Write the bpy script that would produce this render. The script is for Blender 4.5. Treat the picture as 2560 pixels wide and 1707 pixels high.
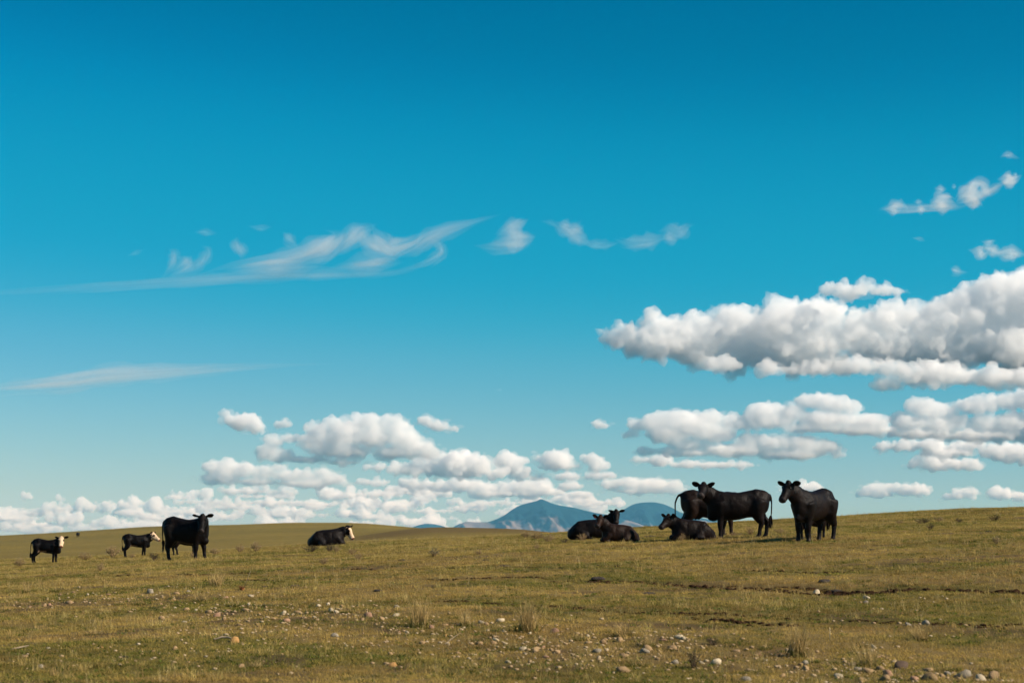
import bpy, bmesh, math, random
import numpy as np
from mathutils import Vector, Matrix

sc = bpy.context.scene
for o in list(bpy.data.objects):
    bpy.data.objects.remove(o)
COL = sc.collection
PI = math.pi

# ------------------------------------------------------------------ camera
LENS, SENSOR = 70.0, 36.0
F = LENS / SENSOR * 2560.0            # focal length in photograph pixels
HORIZON = 1342.0                      # photograph row of eye level
CAM_Z = 1.7
PITCH = math.atan((HORIZON - 853.5) / F)
cam_data = bpy.data.cameras.new('camera')
cam = bpy.data.objects.new('camera', cam_data)
COL.objects.link(cam)
cam.location = (0, 0, CAM_Z)
cam.rotation_euler = (PI / 2 + PITCH, 0, 0)
cam_data.lens = LENS
cam_data.sensor_width = SENSOR
cam_data.clip_start = 0.5
cam_data.clip_end = 200000
cam_data.dof.use_dof = True
cam_data.dof.focus_distance = 58.0
cam_data.dof.aperture_fstop = 2.3
sc.camera = cam

# ------------------------------------------------------------------ sky and sun
SUN_EL, SUN_AZ = math.radians(36), math.radians(110)     # azimuth clockwise from +Y (view direction)
world = bpy.data.worlds.new('World')
sc.world = world
world.use_nodes = True
wnt = world.node_tree
bg = wnt.nodes['Background']
sky = wnt.nodes.new('ShaderNodeTexSky')
sky.sky_type = 'NISHITA'
sky.sun_disc = False
sky.sun_elevation = SUN_EL
sky.sun_rotation = SUN_AZ
sky.altitude = 1000
sky.air_density = 1.0
sky.dust_density = 0.45
sky.ozone_density = 2.0
pre = wnt.nodes.new('ShaderNodeMix')
pre.data_type = 'RGBA'; pre.blend_type = 'MULTIPLY'
pre.inputs['Factor'].default_value = 1.0
pre.inputs[7].default_value = (0.1, 0.1, 0.1, 1)
crv = wnt.nodes.new('ShaderNodeRGBCurve')
def set_curve(c, pts):
    while len(c.points) > 2:
        c.points.remove(c.points[1])
    c.points[0].location = pts[0]
    c.points[1].location = pts[-1]
    for p in pts[1:-1]:
        c.points.new(*p)
# a teal film-like rendering of the whole sky, the same in every direction
set_curve(crv.mapping.curves[0], [(0, 0), (.24, .0005), (.30, .014), (.385, .095), (.505, .225), (.60, .33), (1, .8)])
set_curve(crv.mapping.curves[1], [(0, 0), (.15, .07), (.271, .17), (.335, .275), (.38, .32), (.443, .355), (.52, .405), (.59, .455), (1, .85)])
set_curve(crv.mapping.curves[2], [(0, 0), (.30, .22), (.439, .35), (.47, .41), (.51, .49), (.55, .53), (.60, .56), (1, .95)])
crv.mapping.update()
post = wnt.nodes.new('ShaderNodeMix')
post.data_type = 'RGBA'; post.blend_type = 'MULTIPLY'
post.inputs['Factor'].default_value = 1.0
post.inputs[7].default_value = (10, 10, 10, 1)
wnt.links.new(sky.outputs[0], pre.inputs[6])
wnt.links.new(pre.outputs[2], crv.inputs['Color'])
wnt.links.new(crv.outputs[0], post.inputs[6])
wnt.links.new(post.outputs[2], bg.inputs['Color'])
bg.inputs['Strength'].default_value = 0.068

sun_data = bpy.data.lights.new('sun', 'SUN')
sun_data.energy = 5.0
sun_data.angle = math.radians(0.53)
sun_data.color = (1.0, 0.885, 0.74)
sun = bpy.data.objects.new('sun', sun_data)
COL.objects.link(sun)
SUN_DIR = Vector((math.sin(SUN_AZ) * math.cos(SUN_EL), math.cos(SUN_AZ) * math.cos(SUN_EL), math.sin(SUN_EL)))
sun.rotation_euler = SUN_DIR.to_track_quat('Z', 'Y').to_euler()
sun.location = (30, 0, 40)

sc.view_settings.view_transform = 'Standard'
sc.view_settings.look = 'None'
sc.view_settings.exposure = 0.56
sc.view_settings.gamma = 1.0
sc.view_settings.use_curve_mapping = False
cy = sc.cycles
cy.max_bounces = 36
cy.diffuse_bounces = 3
cy.glossy_bounces = 2
cy.transmission_bounces = 4
cy.volume_bounces = 32
cy.transparent_max_bounces = 64
cy.use_denoising = True
try:
    cy.denoiser = 'OPENIMAGEDENOISE'
    cy.denoising_prefilter = 'ACCURATE'
except Exception:
    pass

# ------------------------------------------------------------------ helpers
rng = np.random.default_rng(7)
random.seed(7)

def ray_tan(v):                        # z over y of a photograph row
    return np.tan(PITCH - np.arctan((np.asarray(v, float) - 853.5) / F))

def px(u, v, y):                       # the world point seen at (u, v) at depth y in front of the camera
    c = -(v - 853.5) / F
    k = math.cos(PITCH) - c * math.sin(PITCH)
    return Vector(((u - 1280) / F / k * y, y, CAM_Z + y * float(ray_tan(v))))

def tag(o, label=None, cat=None, group=None, kind=None):
    if label: o['label'] = label
    if cat: o['category'] = cat
    if group: o['group'] = group
    if kind: o['kind'] = kind
    return o

def mesh_from(name, V, Fc):
    me = bpy.data.meshes.new(name)
    V = np.asarray(V, dtype=np.float32)
    if isinstance(Fc, np.ndarray):
        n, k = Fc.shape
        me.vertices.add(len(V)); me.vertices.foreach_set('co', V.ravel())
        me.loops.add(n * k); me.loops.foreach_set('vertex_index', Fc.astype(np.int32).ravel())
        me.polygons.add(n)
        me.polygons.foreach_set('loop_start', (np.arange(n) * k).astype(np.int32))
        me.polygons.foreach_set('loop_total', np.full(n, k, np.int32))
        me.update(calc_edges=True)
        me.validate()
    else:
        me.from_pydata(V.tolist(), [], [list(f) for f in Fc]); me.update()
    return me

def link(name, me, mat=None, parent=None, loc=None):
    o = bpy.data.objects.new(name, me)
    COL.objects.link(o)
    if mat is not None and me is not None and not me.materials:
        me.materials.append(mat)
    if parent: o.parent = parent
    if loc is not None: o.location = loc
    return o

def smooth(me):
    me.polygons.foreach_set('use_smooth', [True] * len(me.polygons)); me.update()

def add_attr(me, name, arr, typ='FLOAT'):
    a = me.attributes.new(name, typ, 'POINT')
    arr = np.asarray(arr, np.float32)
    a.data.foreach_set('color' if 'COLOR' in typ else ('vector' if typ == 'FLOAT_VECTOR' else 'value'), arr.ravel())

def evaluated(me, mods):
    """mesh data after a list of modifiers (type, settings)"""
    t = bpy.data.objects.new('tmp', me)
    COL.objects.link(t)
    for typ, st in mods:
        m = t.modifiers.new(typ, typ)
        for k, v in st.items():
            setattr(m, k, v)
    dg = bpy.context.evaluated_depsgraph_get()
    dg.update()
    out = bpy.data.meshes.new_from_object(t.evaluated_get(dg))
    bpy.data.objects.remove(t)
    return out

_perm = np.random.default_rng(3).random((256, 256))
def vnoise(x, y, seed=0):              # smooth value noise, 0..1
    x = np.asarray(x, float) + seed * 17.31; y = np.asarray(y, float) + seed * 9.77
    xi = np.floor(x).astype(int); yi = np.floor(y).astype(int)
    fx = x - xi; fy = y - yi
    fx = fx * fx * (3 - 2 * fx); fy = fy * fy * (3 - 2 * fy)
    g = lambda a, b: _perm[a & 255, b & 255]
    return (g(xi, yi) * (1 - fx) + g(xi + 1, yi) * fx) * (1 - fy) + (g(xi, yi + 1) * (1 - fx) + g(xi + 1, yi + 1) * fx) * fy

def fbm(x, y, seed=0, oct=4):
    s = 0; a = .5; t = 0
    for i in range(oct):
        s = s + a * vnoise(x * 2 ** i, y * 2 ** i, seed + i * 3); t += a; a *= .5
    return s / t

def sstep(a, b, x):
    t = np.clip((np.asarray(x, float) - a) / (b - a), 0, 1)
    return t * t * (3 - 2 * t)

class NT:
    """small helper for node materials"""
    def __init__(self, name):
        self.m = bpy.data.materials.new(name); self.m.use_nodes = True
        self.nt = self.m.node_tree; self.nt.nodes.clear()
        self.out = self.nt.nodes.new('ShaderNodeOutputMaterial')
    def n(self, typ, **kw):
        nd = self.nt.nodes.new('ShaderNode' + typ)
        for k, v in kw.items():
            if k.startswith('i_'):
                key = k[2:].replace('_', ' ')
                nd.inputs[int(key) if key.isdigit() else key].default_value = v
            else:
                setattr(nd, k, v)
        return nd
    def l(self, a, b): self.nt.links.new(a, b)
    def ramp(self, src, stops):
        r = self.n('ValToRGB'); e = r.color_ramp.elements
        while len(e) < len(stops): e.new(0.5)
        for i, (p, c) in enumerate(stops):
            e[i].position = p; e[i].color = (*c, 1) if len(c) == 3 else c
        if src is not None: self.l(src, r.inputs[0])
        return r.outputs[0]
    def mix(self, fac, a, b, mode='MIX'):
        m = self.n('Mix', data_type='RGBA', blend_type=mode)
        for s, v in ((0, fac), (6, a), (7, b)):
            if hasattr(v, 'type') and hasattr(v, 'links'): self.l(v, m.inputs[s])
            elif s == 0: m.inputs[0].default_value = v
            else: m.inputs[s].default_value = (*v, 1)
        return m.outputs[2]
    def math(self, op, a, b=0.0, clamp=False):
        m = self.n('Math', operation=op, use_clamp=clamp)
        for s, v in ((0, a), (1, b)):
            if hasattr(v, 'links'): self.l(v, m.inputs[s])
            else: m.inputs[s].default_value = v
        return m.outputs[0]
    def noise(self, scale, vec=None, detail=4, rough=.5, dist=0):
        t = self.n('TexNoise', i_Scale=scale, i_Detail=detail, i_Roughness=rough, i_Distortion=dist)
        if vec is not None: self.l(vec, t.inputs['Vector'])
        return t.outputs[0]

# ------------------------------------------------------------------ the ground
# heights along lines of sight: depth in metres, then the photograph row of the ground at that depth for several columns
D_KEY = [24, 32, 40, 50, 60, 72, 92, 135, 200, 300, 450, 650, 1000]
U_KEY = [-150, 0, 460, 830, 1100, 1280, 1400, 1600, 1800, 2010, 2560, 2800]
V_KEY = {
    -150: [1707, 1584, 1514, 1467, 1438, 1415, 1405, 1416, 1408, 1392, 1370, 1349, 1356],
    0:    [1707, 1580, 1510, 1462, 1432, 1410, 1401, 1411, 1401, 1385, 1362, 1339, 1347],
    460:  [1707, 1570, 1492, 1436, 1406, 1388, 1381, 1392, 1385, 1369, 1344, 1314, 1331],
    830:  [1707, 1560, 1478, 1418, 1387, 1367, 1357, 1368, 1362, 1349, 1330, 1308, 1330],
    1100: [1707, 1552, 1466, 1403, 1370, 1353, 1345, 1354, 1342, 1318, 1324, 1324, 1337],
    1280: [1707, 1548, 1458, 1394, 1360, 1346, 1338, 1348, 1337, 1322, 1334, 1338, 1347],
    1400: [1707, 1546, 1456, 1388, 1355, 1340, 1332, 1346, 1340, 1332, 1342, 1346, 1350],
    1600: [1707, 1542, 1448, 1377, 1347, 1330, 1320, 1340, 1345, 1345, 1350, 1352, 1352],
    1800: [1707, 1540, 1442, 1365, 1339, 1322, 1308, 1330, 1345, 1350, 1352, 1352, 1352],
    2010: [1707, 1536, 1434, 1357, 1332, 1312, 1297, 1318, 1340, 1350, 1352, 1352, 1352],
    2560: [1707, 1530, 1420, 1343, 1312, 1289, 1271, 1295, 1320, 1345, 1352, 1352, 1352],
    2800: [1707, 1528, 1416, 1338, 1305, 1282, 1263, 1285, 1315, 1345, 1352, 1352, 1352],
}
FAR_D = [1800, 3500, 8000, 30000]
FAR_Z = [-12.0, -40.0, -60.0, -60.0]
NEAR_D = [3, 10, 18]

def pchip(xk, yk, x):
    xk = np.asarray(xk, float); yk = np.asarray(yk, float)
    h = np.diff(xk); d = np.diff(yk) / h
    m = np.zeros_like(yk)
    for i in range(1, len(xk) - 1):
        if d[i - 1] * d[i] > 0:
            w1 = 2 * h[i] + h[i - 1]; w2 = h[i] + 2 * h[i - 1]
            m[i] = (w1 + w2) / (w1 / d[i - 1] + w2 / d[i])
    m[0] = d[0]; m[-1] = d[-1]
    i = np.clip(np.searchsorted(xk, x) - 1, 0, len(h) - 1)
    t = (x - xk[i]) / h[i]
    return ((1 + 2 * t) * (1 - t) ** 2 * yk[i] + t * (1 - t) ** 2 * h[i] * m[i]
            + t * t * (3 - 2 * t) * yk[i + 1] + t * t * (t - 1) * h[i] * m[i + 1])

_ld = np.linspace(math.log(3), math.log(30000), 700)
_prof = []
for u in U_KEY:
    dd = np.array(NEAR_D + D_KEY + FAR_D, float)
    zz = np.concatenate([[0, 0, -.03], CAM_Z + np.array(D_KEY) * ray_tan(V_KEY[u]), FAR_Z])
    _prof.append(pchip(np.log(dd), zz, _ld))
_prof = np.array(_prof)
_ug = np.linspace(-150, 2800, 500)
_tab = np.array([pchip(U_KEY, _prof[:, j], _ug) for j in range(len(_ld))]).T      # [u, d]

def z_base(x, y):
    x = np.asarray(x, float); y = np.asarray(y, float)
    r = np.hypot(x, y)
    q = np.maximum(np.maximum(y, r * .72), 3.0)
    u = np.clip(1280 + F * 1.005 * x / q, -150, 2799.9)
    a = (u + 150) / (2950) * 499
    b = np.clip((np.log(q) - _ld[0]) / (_ld[-1] - _ld[0]) * 699, 0, 698.999)
    ai = np.clip(a.astype(int), 0, 498); bi = b.astype(int)
    fa = a - ai; fb = b - bi
    z = (_tab[ai, bi] * (1 - fa) + _tab[ai + 1, bi] * fa) * (1 - fb) + (_tab[ai, bi + 1] * (1 - fa) + _tab[ai + 1, bi + 1] * fa) * fb
    near = 1 - sstep(120, 240, q)
    z = z + near * ((fbm(x / 7, y / 7, 1, 3) - .5) * .16 * sstep(15, 40, q) + (fbm(x / 1.3, y / 1.3, 2, 3) - .5) * .07 + (fbm(x / .33, y / .33, 5, 2) - .5) * .035)
    z = z + (1 - near) * (fbm(x / 45, y / 45, 4, 4) - .5) * 1.1 * sstep(150, 500, q)
    return z

def unproject(u, v, fn=z_base, dmax=900):
    d = np.exp(np.linspace(math.log(17), math.log(dmax), 6000))
    k = math.cos(PITCH) + (v - 853.5) / F * math.sin(PITCH)
    x = (u - 1280) / F / k * d
    z = CAM_Z + d * ray_tan(v)
    below = np.nonzero(z < fn(x, d))[0]
    if len(below) == 0:
        return None
    i = below[0]
    return float(x[i]), float(d[i])

# cattle paths and ruts: photograph polyline, half width and depth in metres, how bare the soil is
RUTS = [
    ([(1370, 1452), (1480, 1449), (1555, 1451), (1646, 1456), (1720, 1459), (1846, 1464), (1992, 1468), (2102, 1474), (2248, 1470), (2395, 1472), (2560, 1476), (2700, 1480)], .30, .16, 1.0),
    ([(1640, 1461), (1800, 1470), (1960, 1476), (2100, 1482), (2300, 1478), (2480, 1482), (2640, 1486)], .18, .08, .8),
    ([(960, 1449), (1100, 1446), (1230, 1444), (1370, 1448)], .14, .06, .5),
    ([(850, 1422), (1050, 1421), (1200, 1417), (1330, 1419), (1480, 1417), (1640, 1422)], .16, .07, .55),
    ([(90, 1440), (220, 1441), (330, 1438), (470, 1436), (640, 1432)], .17, .07, .55),
    ([(1100, 1503), (1200, 1506), (1313, 1511), (1445, 1520), (1555, 1528), (1700, 1534), (1830, 1538), (1963, 1543), (2175, 1553), (2320, 1556), (2468, 1560), (2640, 1566)], .11, .04, .5),
    ([(1740, 1549), (1860, 1556), (1990, 1566)], .2, .03, .5),
    ([(1860, 1427), (2000, 1429), (2120, 1430)], .16, .05, .5),
    ([(560, 1448), (700, 1452), (860, 1450)], .12, .04, .4),
]
_rut_pts = []
for pts, w, dep, bare in RUTS:
    P = np.array([unproject(*p) for p in pts])
    t = np.linspace(0, len(P) - 1, len(P) * 30)
    Q = np.stack([np.interp(t, np.arange(len(P)), P[:, k]) for k in range(2)], 1)
    Q[:, 1] += (fbm(t * 1.3, t * 0 + len(pts), 11, 3) - .5) * 1.1
    _rut_pts.append((Q, w, dep, bare))

def rut_field(x, y):
    """(depth to subtract, bareness 0..1)"""
    x = np.asarray(x, float).ravel(); y = np.asarray(y, float).ravel()
    dz = np.zeros_like(x); so = np.zeros_like(x)
    for Q, w, dep, bare in _rut_pts:
        lo = Q.min(0) - 1.2; hi = Q.max(0) + 1.2
        m = np.nonzero((x > lo[0]) & (x < hi[0]) & (y > lo[1]) & (y < hi[1]))[0]
        for c in range(0, len(m), 20000):
            k = m[c:c + 20000]
            d = np.full(len(k), 9.)
            for s in range(0, len(Q), 64):
                q = Q[s:s + 64]
                d = np.minimum(d, np.sqrt(((x[k, None] - q[None, :, 0]) ** 2 + (y[k, None] - q[None, :, 1]) ** 2).min(1)))
            wob = .55 + .9 * fbm(x[k] / .5, y[k] / .5, 21, 3)
            g = np.exp(-(d / (w * wob)) ** 2)
            brk = sstep(.28, .55, fbm(x[k] / 1.6, y[k] / .8, 31, 3))
            dz[k] = np.maximum(dz[k], dep * g * (.3 + .7 * brk) - .3 * dep * np.exp(-((d - 2 * w) / w) ** 2) * brk)
            so[k] = np.maximum(so[k], bare * sstep(.25, .75, g) * brk)
    return dz, so

def zg(x, y):
    s = np.shape(x)
    dz, _ = rut_field(x, y)
    return z_base(x, y) - dz.reshape(s)

# broad patches of the pasture, shared by the soil and by the grass that grows on it
def green_patch(x, y):
    return np.clip(sstep(.42, .68, fbm(x / 3.2, y / 2.2, 41, 4)) * .7 + sstep(.5, .75, fbm(x / .9, y / .9, 45, 3)) * .5, 0, 1)
def bare_patch(x, y):
    return sstep(.58, .76, fbm(x / 1.7, y / 1.2, 51, 4))

_stony_px = [(60, 1515, 60), (170, 1512, 60), (430, 1495, 90), (560, 1530, 90), (640, 1545, 90), (720, 1540, 70), (830, 1530, 70), (930, 1545, 70), (980, 1575, 70), (1230, 1605, 60), (1330, 1625, 70), (1400, 1630, 60), (1490, 1610, 60), (1560, 1610, 60), (1660, 1605, 70), (1570, 1650, 80), (1840, 1640, 70), (1790, 1670, 60), (2000, 1665, 70), (2110, 1690, 80), (2200, 1690, 90), (2330, 1690, 90), (2450, 1695, 90), (1010, 1670, 60), (400, 1512, 60)]
_stony_xy = [(*unproject(u, v), w) for u, v, w in _stony_px]
def stony(x, y):
    x = np.asarray(x, float); y = np.asarray(y, float)
    s = np.zeros_like(x)
    for (a, b, w) in _stony_xy:
        r = w / F * b
        s = np.maximum(s, np.exp(-((x - a) / r) ** 2 - ((y - b) / (r * 2.2)) ** 2))
    return s

def make_ground():
    fine = np.linspace(-20.5, 20.5, 760)
    left = -20.5 - np.cumsum(np.geomspace(.1, 14, 40))
    left = left[left > -179.0]
    az = np.concatenate([left[::-1], fine, -left])
    az = np.concatenate([[-180.0], az]) if az[0] > -180 else az
    az = np.radians(az)
    rr = np.concatenate([np.geomspace(.6, 16, 14), np.geomspace(17, 110, 400)[:], np.geomspace(114, 1100, 190), np.geomspace(1200, 19500, 26)])
    A, R = np.meshgrid(az, rr)
    X = np.sin(A) * R; Y = np.cos(A) * R
    dz, so = rut_field(X.ravel(), Y.ravel())
    Z = z_base(X, Y).ravel() - dz
    V = np.stack([X.ravel(), Y.ravel(), Z], 1)
    nr, na = X.shape
    i = np.arange(nr - 1)[:, None] * na; j = np.arange(na)[None, :]
    jn = (j + 1) % na
    Fq = np.stack([i + j, i + jn, i + na + jn, i + na + j], -1).reshape(-1, 4)
    # close the middle with a fan of quads to a centre vertex
    c = len(V)
    V = np.vstack([V, [[0, 0, float(z_base(0., 0.))]]])
    me = mesh_from('ground', V, Fq[:, ::-1])
    bmf = bmesh.new(); bmf.from_mesh(me); bmf.verts.ensure_lookup_table()
    for k in range(na):
        try: bmf.faces.new((bmf.verts[k], bmf.verts[(k + 1) % na], bmf.verts[c]))
        except ValueError: pass
    bmesh.ops.recalc_face_normals(bmf, faces=bmf.faces[:])
    bmf.to_mesh(me); bmf.free()
    if me.polygons[len(me.polygons) // 2].normal.z < 0: me.flip_normals()
    smooth(me)
    so = np.append(so, 0)
    X1 = V[:, 0]; Y1 = V[:, 1]; q = np.hypot(X1, Y1)
    near = 1 - sstep(110, 170, q)
    add_attr(me, 'soil', np.maximum(np.maximum(so, near * bare_patch(X1, Y1) * .6), near * .75 * stony(X1, Y1) * sstep(.35, .6, fbm(X1 / .5, Y1 / .5, 57, 3))))
    add_attr(me, 'green', green_patch(X1, Y1) * near + (1 - near) * sstep(.35, .7, fbm(X1 / 60, Y1 / 25, 71, 4)) * .6)
    # the knoll in the middle distance, coloured browner and darker
    u = 1280 + F * 1.005 * X1 / np.maximum(Y1, 1)
    kn = sstep(205, 250, Y1) * (1 - sstep(300, 330, Y1)) * sstep(820, 1000, u + 60 * fbm(X1 / 9, Y1 / 9, 77, 3))
    add_attr(me, 'knoll', kn * (Y1 > 0))
    add_attr(me, 'far', 1 - near)
    return me

gm = NT('pasture_soil')
geo = gm.n('NewGeometry')
pos = geo.outputs['Position']
at = lambda n: gm.n('Attribute', attribute_name=n).outputs['Fac']
n1 = gm.noise(9, pos, 5, .65)
n2 = gm.noise(55, pos, 4, .7)
n3 = gm.noise(.35, pos, 5, .6)
stretch = gm.n('Mapping'); stretch.inputs['Scale'].default_value = (.05, .016, 1); gm.l(pos, stretch.inputs[0])
n4 = gm.noise(1.0, stretch.outputs[0], 6, .6, .4)
stretch2 = gm.n('Mapping'); stretch2.inputs['Scale'].default_value = (.5, .1, 1); gm.l(pos, stretch2.inputs[0])
n5 = gm.noise(1.0, stretch2.outputs[0], 6, .7, .2)
dry = gm.mix(n1, (.155, .105, .038), (.265, .185, .066))
grn = gm.mix(n1, (.10, .088, .020), (.165, .138, .032))
turf = gm.mix(at('green'), dry, grn)
turf = gm.mix(gm.ramp(n2, [(.35, (.55,) * 3), (.7, (1.1,) * 3)]), (0, 0, 0), turf)
soilc = gm.mix(n2, (.032, .018, .009), (.085, .050, .026))
farc = gm.mix(gm.ramp(n4, [(.32, (0,) * 3), (.68, (1,) * 3)]), (.20, .140, .032), (.26, .186, .042))
farc = gm.mix(gm.ramp(n5, [(.35, (.0,) * 3), (.75, (.75,) * 3)]), farc, (.152, .115, .030))
farc = gm.mix(gm.math('MULTIPLY', at('green'), .6), farc, (.125, .107, .027))
spk = gm.noise(.9, pos, 3, .8)
farc = gm.mix(gm.ramp(spk, [(.55, (0,) * 3), (.70, (.8,) * 3)]), farc, (.07, .055, .022))
c = gm.mix(at('soil'), turf, soilc)
c = gm.mix(at('far'), c, farc)
c = gm.mix(gm.math('MULTIPLY', at('knoll'), .8), c, gm.mix(n5, (.105, .067, .025), (.142, .094, .034)))
bs = gm.n('BsdfPrincipled'); bs.inputs['Roughness'].default_value = .95; bs.inputs['Specular IOR Level'].default_value = .1
gm.l(c, bs.inputs['Base Color'])
bp = gm.n('Bump', i_Strength=.7, i_Distance=.03); gm.l(n2, bp.inputs['Height']); 
bp2 = gm.n('Bump', i_Strength=.8, i_Distance=.9); gm.l(gm.math('MULTIPLY', gm.noise(.6, pos, 6, .75), at('far')), bp2.inputs['Height']); gm.l(bp.outputs[0], bp2.inputs['Normal'])
gm.l(bp2.outputs[0], bs.inputs['Normal'])
gm.l(bs.outputs[0], gm.out.inputs[0])
ground = link('ground', make_ground(), gm.m)
tag(ground, 'grazed yellow-green pasture rising to a low ridge', None, None, 'structure')

# ------------------------------------------------------------------ far mountains
MT_Y = 15500.0
MT_PROFILES = [
    # (depth offset, shape: photograph column/row of the skyline)
    ('mountain', 0, [(1085, 1345), (1125, 1322), (1150, 1308), (1170, 1303), (1190, 1304), (1215, 1304), (1240, 1297), (1262, 1286), (1280, 1273), (1295, 1264), (1320, 1256), (1340, 1251), (1353, 1246), (1362, 1249), (1378, 1256), (1395, 1261), (1430, 1267), (1460, 1274), (1490, 1281), (1520, 1286), (1545, 1293), (1590, 1306), (1650, 1330), (1700, 1348)],
     'blue conical mountain on the horizon right of centre'),
    ('mountain', 1400, [(1440, 1348), (1480, 1325), (1520, 1300), (1545, 1281), (1565, 1269), (1585, 1259), (1605, 1255), (1630, 1254), (1655, 1258), (1680, 1268), (1700, 1279), (1730, 1289), (1770, 1297), (1815, 1303), (1860, 1300), (1890, 1303), (1930, 1318), (1990, 1350)],
     'blue round-topped mountain behind the standing cows'),
    ('mountain', 2600, [(1000, 1340), (1030, 1318), (1050, 1311), (1070, 1308), (1090, 1310), (1110, 1315), (1140, 1335), (1160, 1345)],
     'small dark blue hill just left of the conical mountain'),
]
def make_mountain(off, prof):
    yc = MT_Y + off
    xs = np.linspace(prof[0][0], prof[-1][0], 260)
    vv = pchip([p[0] for p in prof], [p[1] for p in prof], xs)
    X0 = (xs - 1280) / F * .997 * yc
    H = CAM_Z + yc * ray_tan(vv) + 70.0
    nd = 150
    half = 1500.0
    T = np.linspace(-1, 1, nd)
    XX, TT = np.meshgrid(X0, T, indexing='ij')
    HH = np.repeat(H[:, None], nd, 1)
    YY = yc + TT * half
    fall = np.clip(1 - np.abs(TT), 0, 1)
    # spurs and gullies run down from the ridge
    w = fbm(XX / 300 + TT * 1.1, TT * 1.6, 81 + off // 100, 5)
    spur = 1 - np.abs(2 * w - 1)
    prof_t = fall ** 1.15
    ZZ = -70 + np.maximum(HH, 0) * prof_t * (1 + (spur - .78) * 1.7 * sstep(0.0, .45, np.abs(TT)) * (TT < .2))
    # a lower shoulder in front
    ZZ += (fbm(XX / 160, YY / 160, 91, 4) - .5) * 34 * sstep(.02, .3, np.abs(TT)) * np.clip(HH / 200, 0, 1)
    V = np.stack([XX, YY, ZZ], -1).reshape(-1, 3)
    i = np.arange(len(X0) - 1)[:, None] * nd; j = np.arange(nd - 1)[None, :]
    Fq = np.stack([i + j, i + nd + j, i + nd + j + 1, i + j + 1], -1).reshape(-1, 4)
    me = mesh_from('mountain', V, Fq)
    smooth(me)
    forest = sstep(.40, .62, fbm(XX / 230 + TT * .8, TT * 3.0, 95, 5) * .95 + (ZZ - 70) / 300 * .62)
    if off > 2000: forest = forest * 0 + 1
    add_attr(me, 'forest', forest.ravel())
    return me
mm = NT('mountain_slopes')
fo = mm.n('Attribute', attribute_name='forest').outputs['Fac']
p2 = mm.n('NewGeometry').outputs['Position']
mn = mm.noise(.02, p2, 5, .7)
mc = mm.mix(mm.ramp(mm.math('ADD', fo, mm.math('MULTIPLY', mm.math('SUBTRACT', mn, .5), .6)), [(.35, (0,) * 3), (.6, (1,) * 3)]), (.155, .128, .12), (.006, .024, .032))  # forest green shifted to blue, part of the distance haze put into its colour
mb = mm.n('BsdfDiffuse'); mm.l(mc, mb.inputs[0]); mm.l(mb.outputs[0], mm.out.inputs[0])
for nm, off, prof, lab in MT_PROFILES:
    tag(link(nm, make_mountain(off, prof), mm.m), lab, None, None, 'structure')

# ------------------------------------------------------------------ the hazy air over the plain, cloud layer wholly outside
hb = bmesh.new(); bmesh.ops.create_cube(hb, size=1)
HZ0, HZ1 = -135.0, 345.0
for v in hb.verts:
    v.co.x *= 41000; v.co.y *= 41000; v.co.z = HZ0 if v.co.z < 0 else HZ1
hme = bpy.data.meshes.new('haze'); hb.to_mesh(hme); hb.free()
hm = NT('haze_air')
pv = hm.n('VolumePrincipled'); pv.inputs['Color'].default_value = (.18, .60, 1.0, 1)
pv.inputs['Density'].default_value = 3.2e-5
pv.inputs['Absorption Color'].default_value = (1, 1, 1, 1)
pv.inputs['Density Attribute'].default_value = ''
pv.inputs['Anisotropy'].default_value = 0.0
hm.l(pv.outputs[0], hm.out.inputs['Volume'])
try: hm.m.cycles.homogeneous_volume = True
except Exception: pass
haze = link('haze', hme, hm.m)
tag(haze, 'thin blue haze over the far plain', None, None, 'stuff')

# ------------------------------------------------------------------ clouds
def cloud_mat(name, density, aniso=.0, col=(1, 1, 1)):
    m = NT(name)
    s = m.n('VolumeScatter'); s.inputs['Color'].default_value = (*col, 1)
    s.inputs['Density'].default_value = density; s.inputs['Anisotropy'].default_value = aniso
    m.l(s.outputs[0], m.out.inputs['Volume'])
    try: m.m.cycles.homogeneous_volume = True
    except Exception: pass
    return m.m
CLOUD = cloud_mat('cumulus_vapour', .0056)
CLOUD_FAR = cloud_mat('far_cumulus_vapour', .0070)
WISP = cloud_mat('ice_wisp', .0008, .2)
VEIL = cloud_mat('ice_veil', .00042, .2)
TORN = cloud_mat('torn_vapour', .0024)
TORN_VEIL = cloud_mat('torn_veil', .0011)
FRINGE = cloud_mat('cloud_fringe', .0022)

def tex(name, typ, **kw):
    t = bpy.data.textures.new(name, typ)
    for k, v in kw.items(): setattr(t, k, v)
    return t
T_BIG = tex('billow_big', 'CLOUDS', noise_scale=70, noise_depth=2, noise_type='HARD_NOISE', noise_basis='ORIGINAL_PERLIN')
T_TURB = tex('billow_turb', 'CLOUDS', noise_scale=26, noise_depth=6, noise_type='HARD_NOISE', noise_basis='ORIGINAL_PERLIN')
T_CELL = tex('billow_cell', 'VORONOI', noise_scale=24, weight_1=-1.0, noise_intensity=1.0)
T_FINE = tex('billow_fine', 'VORONOI', noise_scale=10, weight_1=-1.0, noise_intensity=1.0)
T_RAG = tex('ragged', 'CLOUDS', noise_scale=22, noise_depth=6)

def ico(sub=2):
    b = bmesh.new(); bmesh.ops.create_icosphere(b, subdivisions=sub, radius=1)
    V = np.array([v.co[:] for v in b.verts]); Fc = np.array([[v.index for v in f.verts] for f in b.faces]); b.free()
    return V, Fc
ICO2 = ico(2); ICO3 = ico(3)

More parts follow.
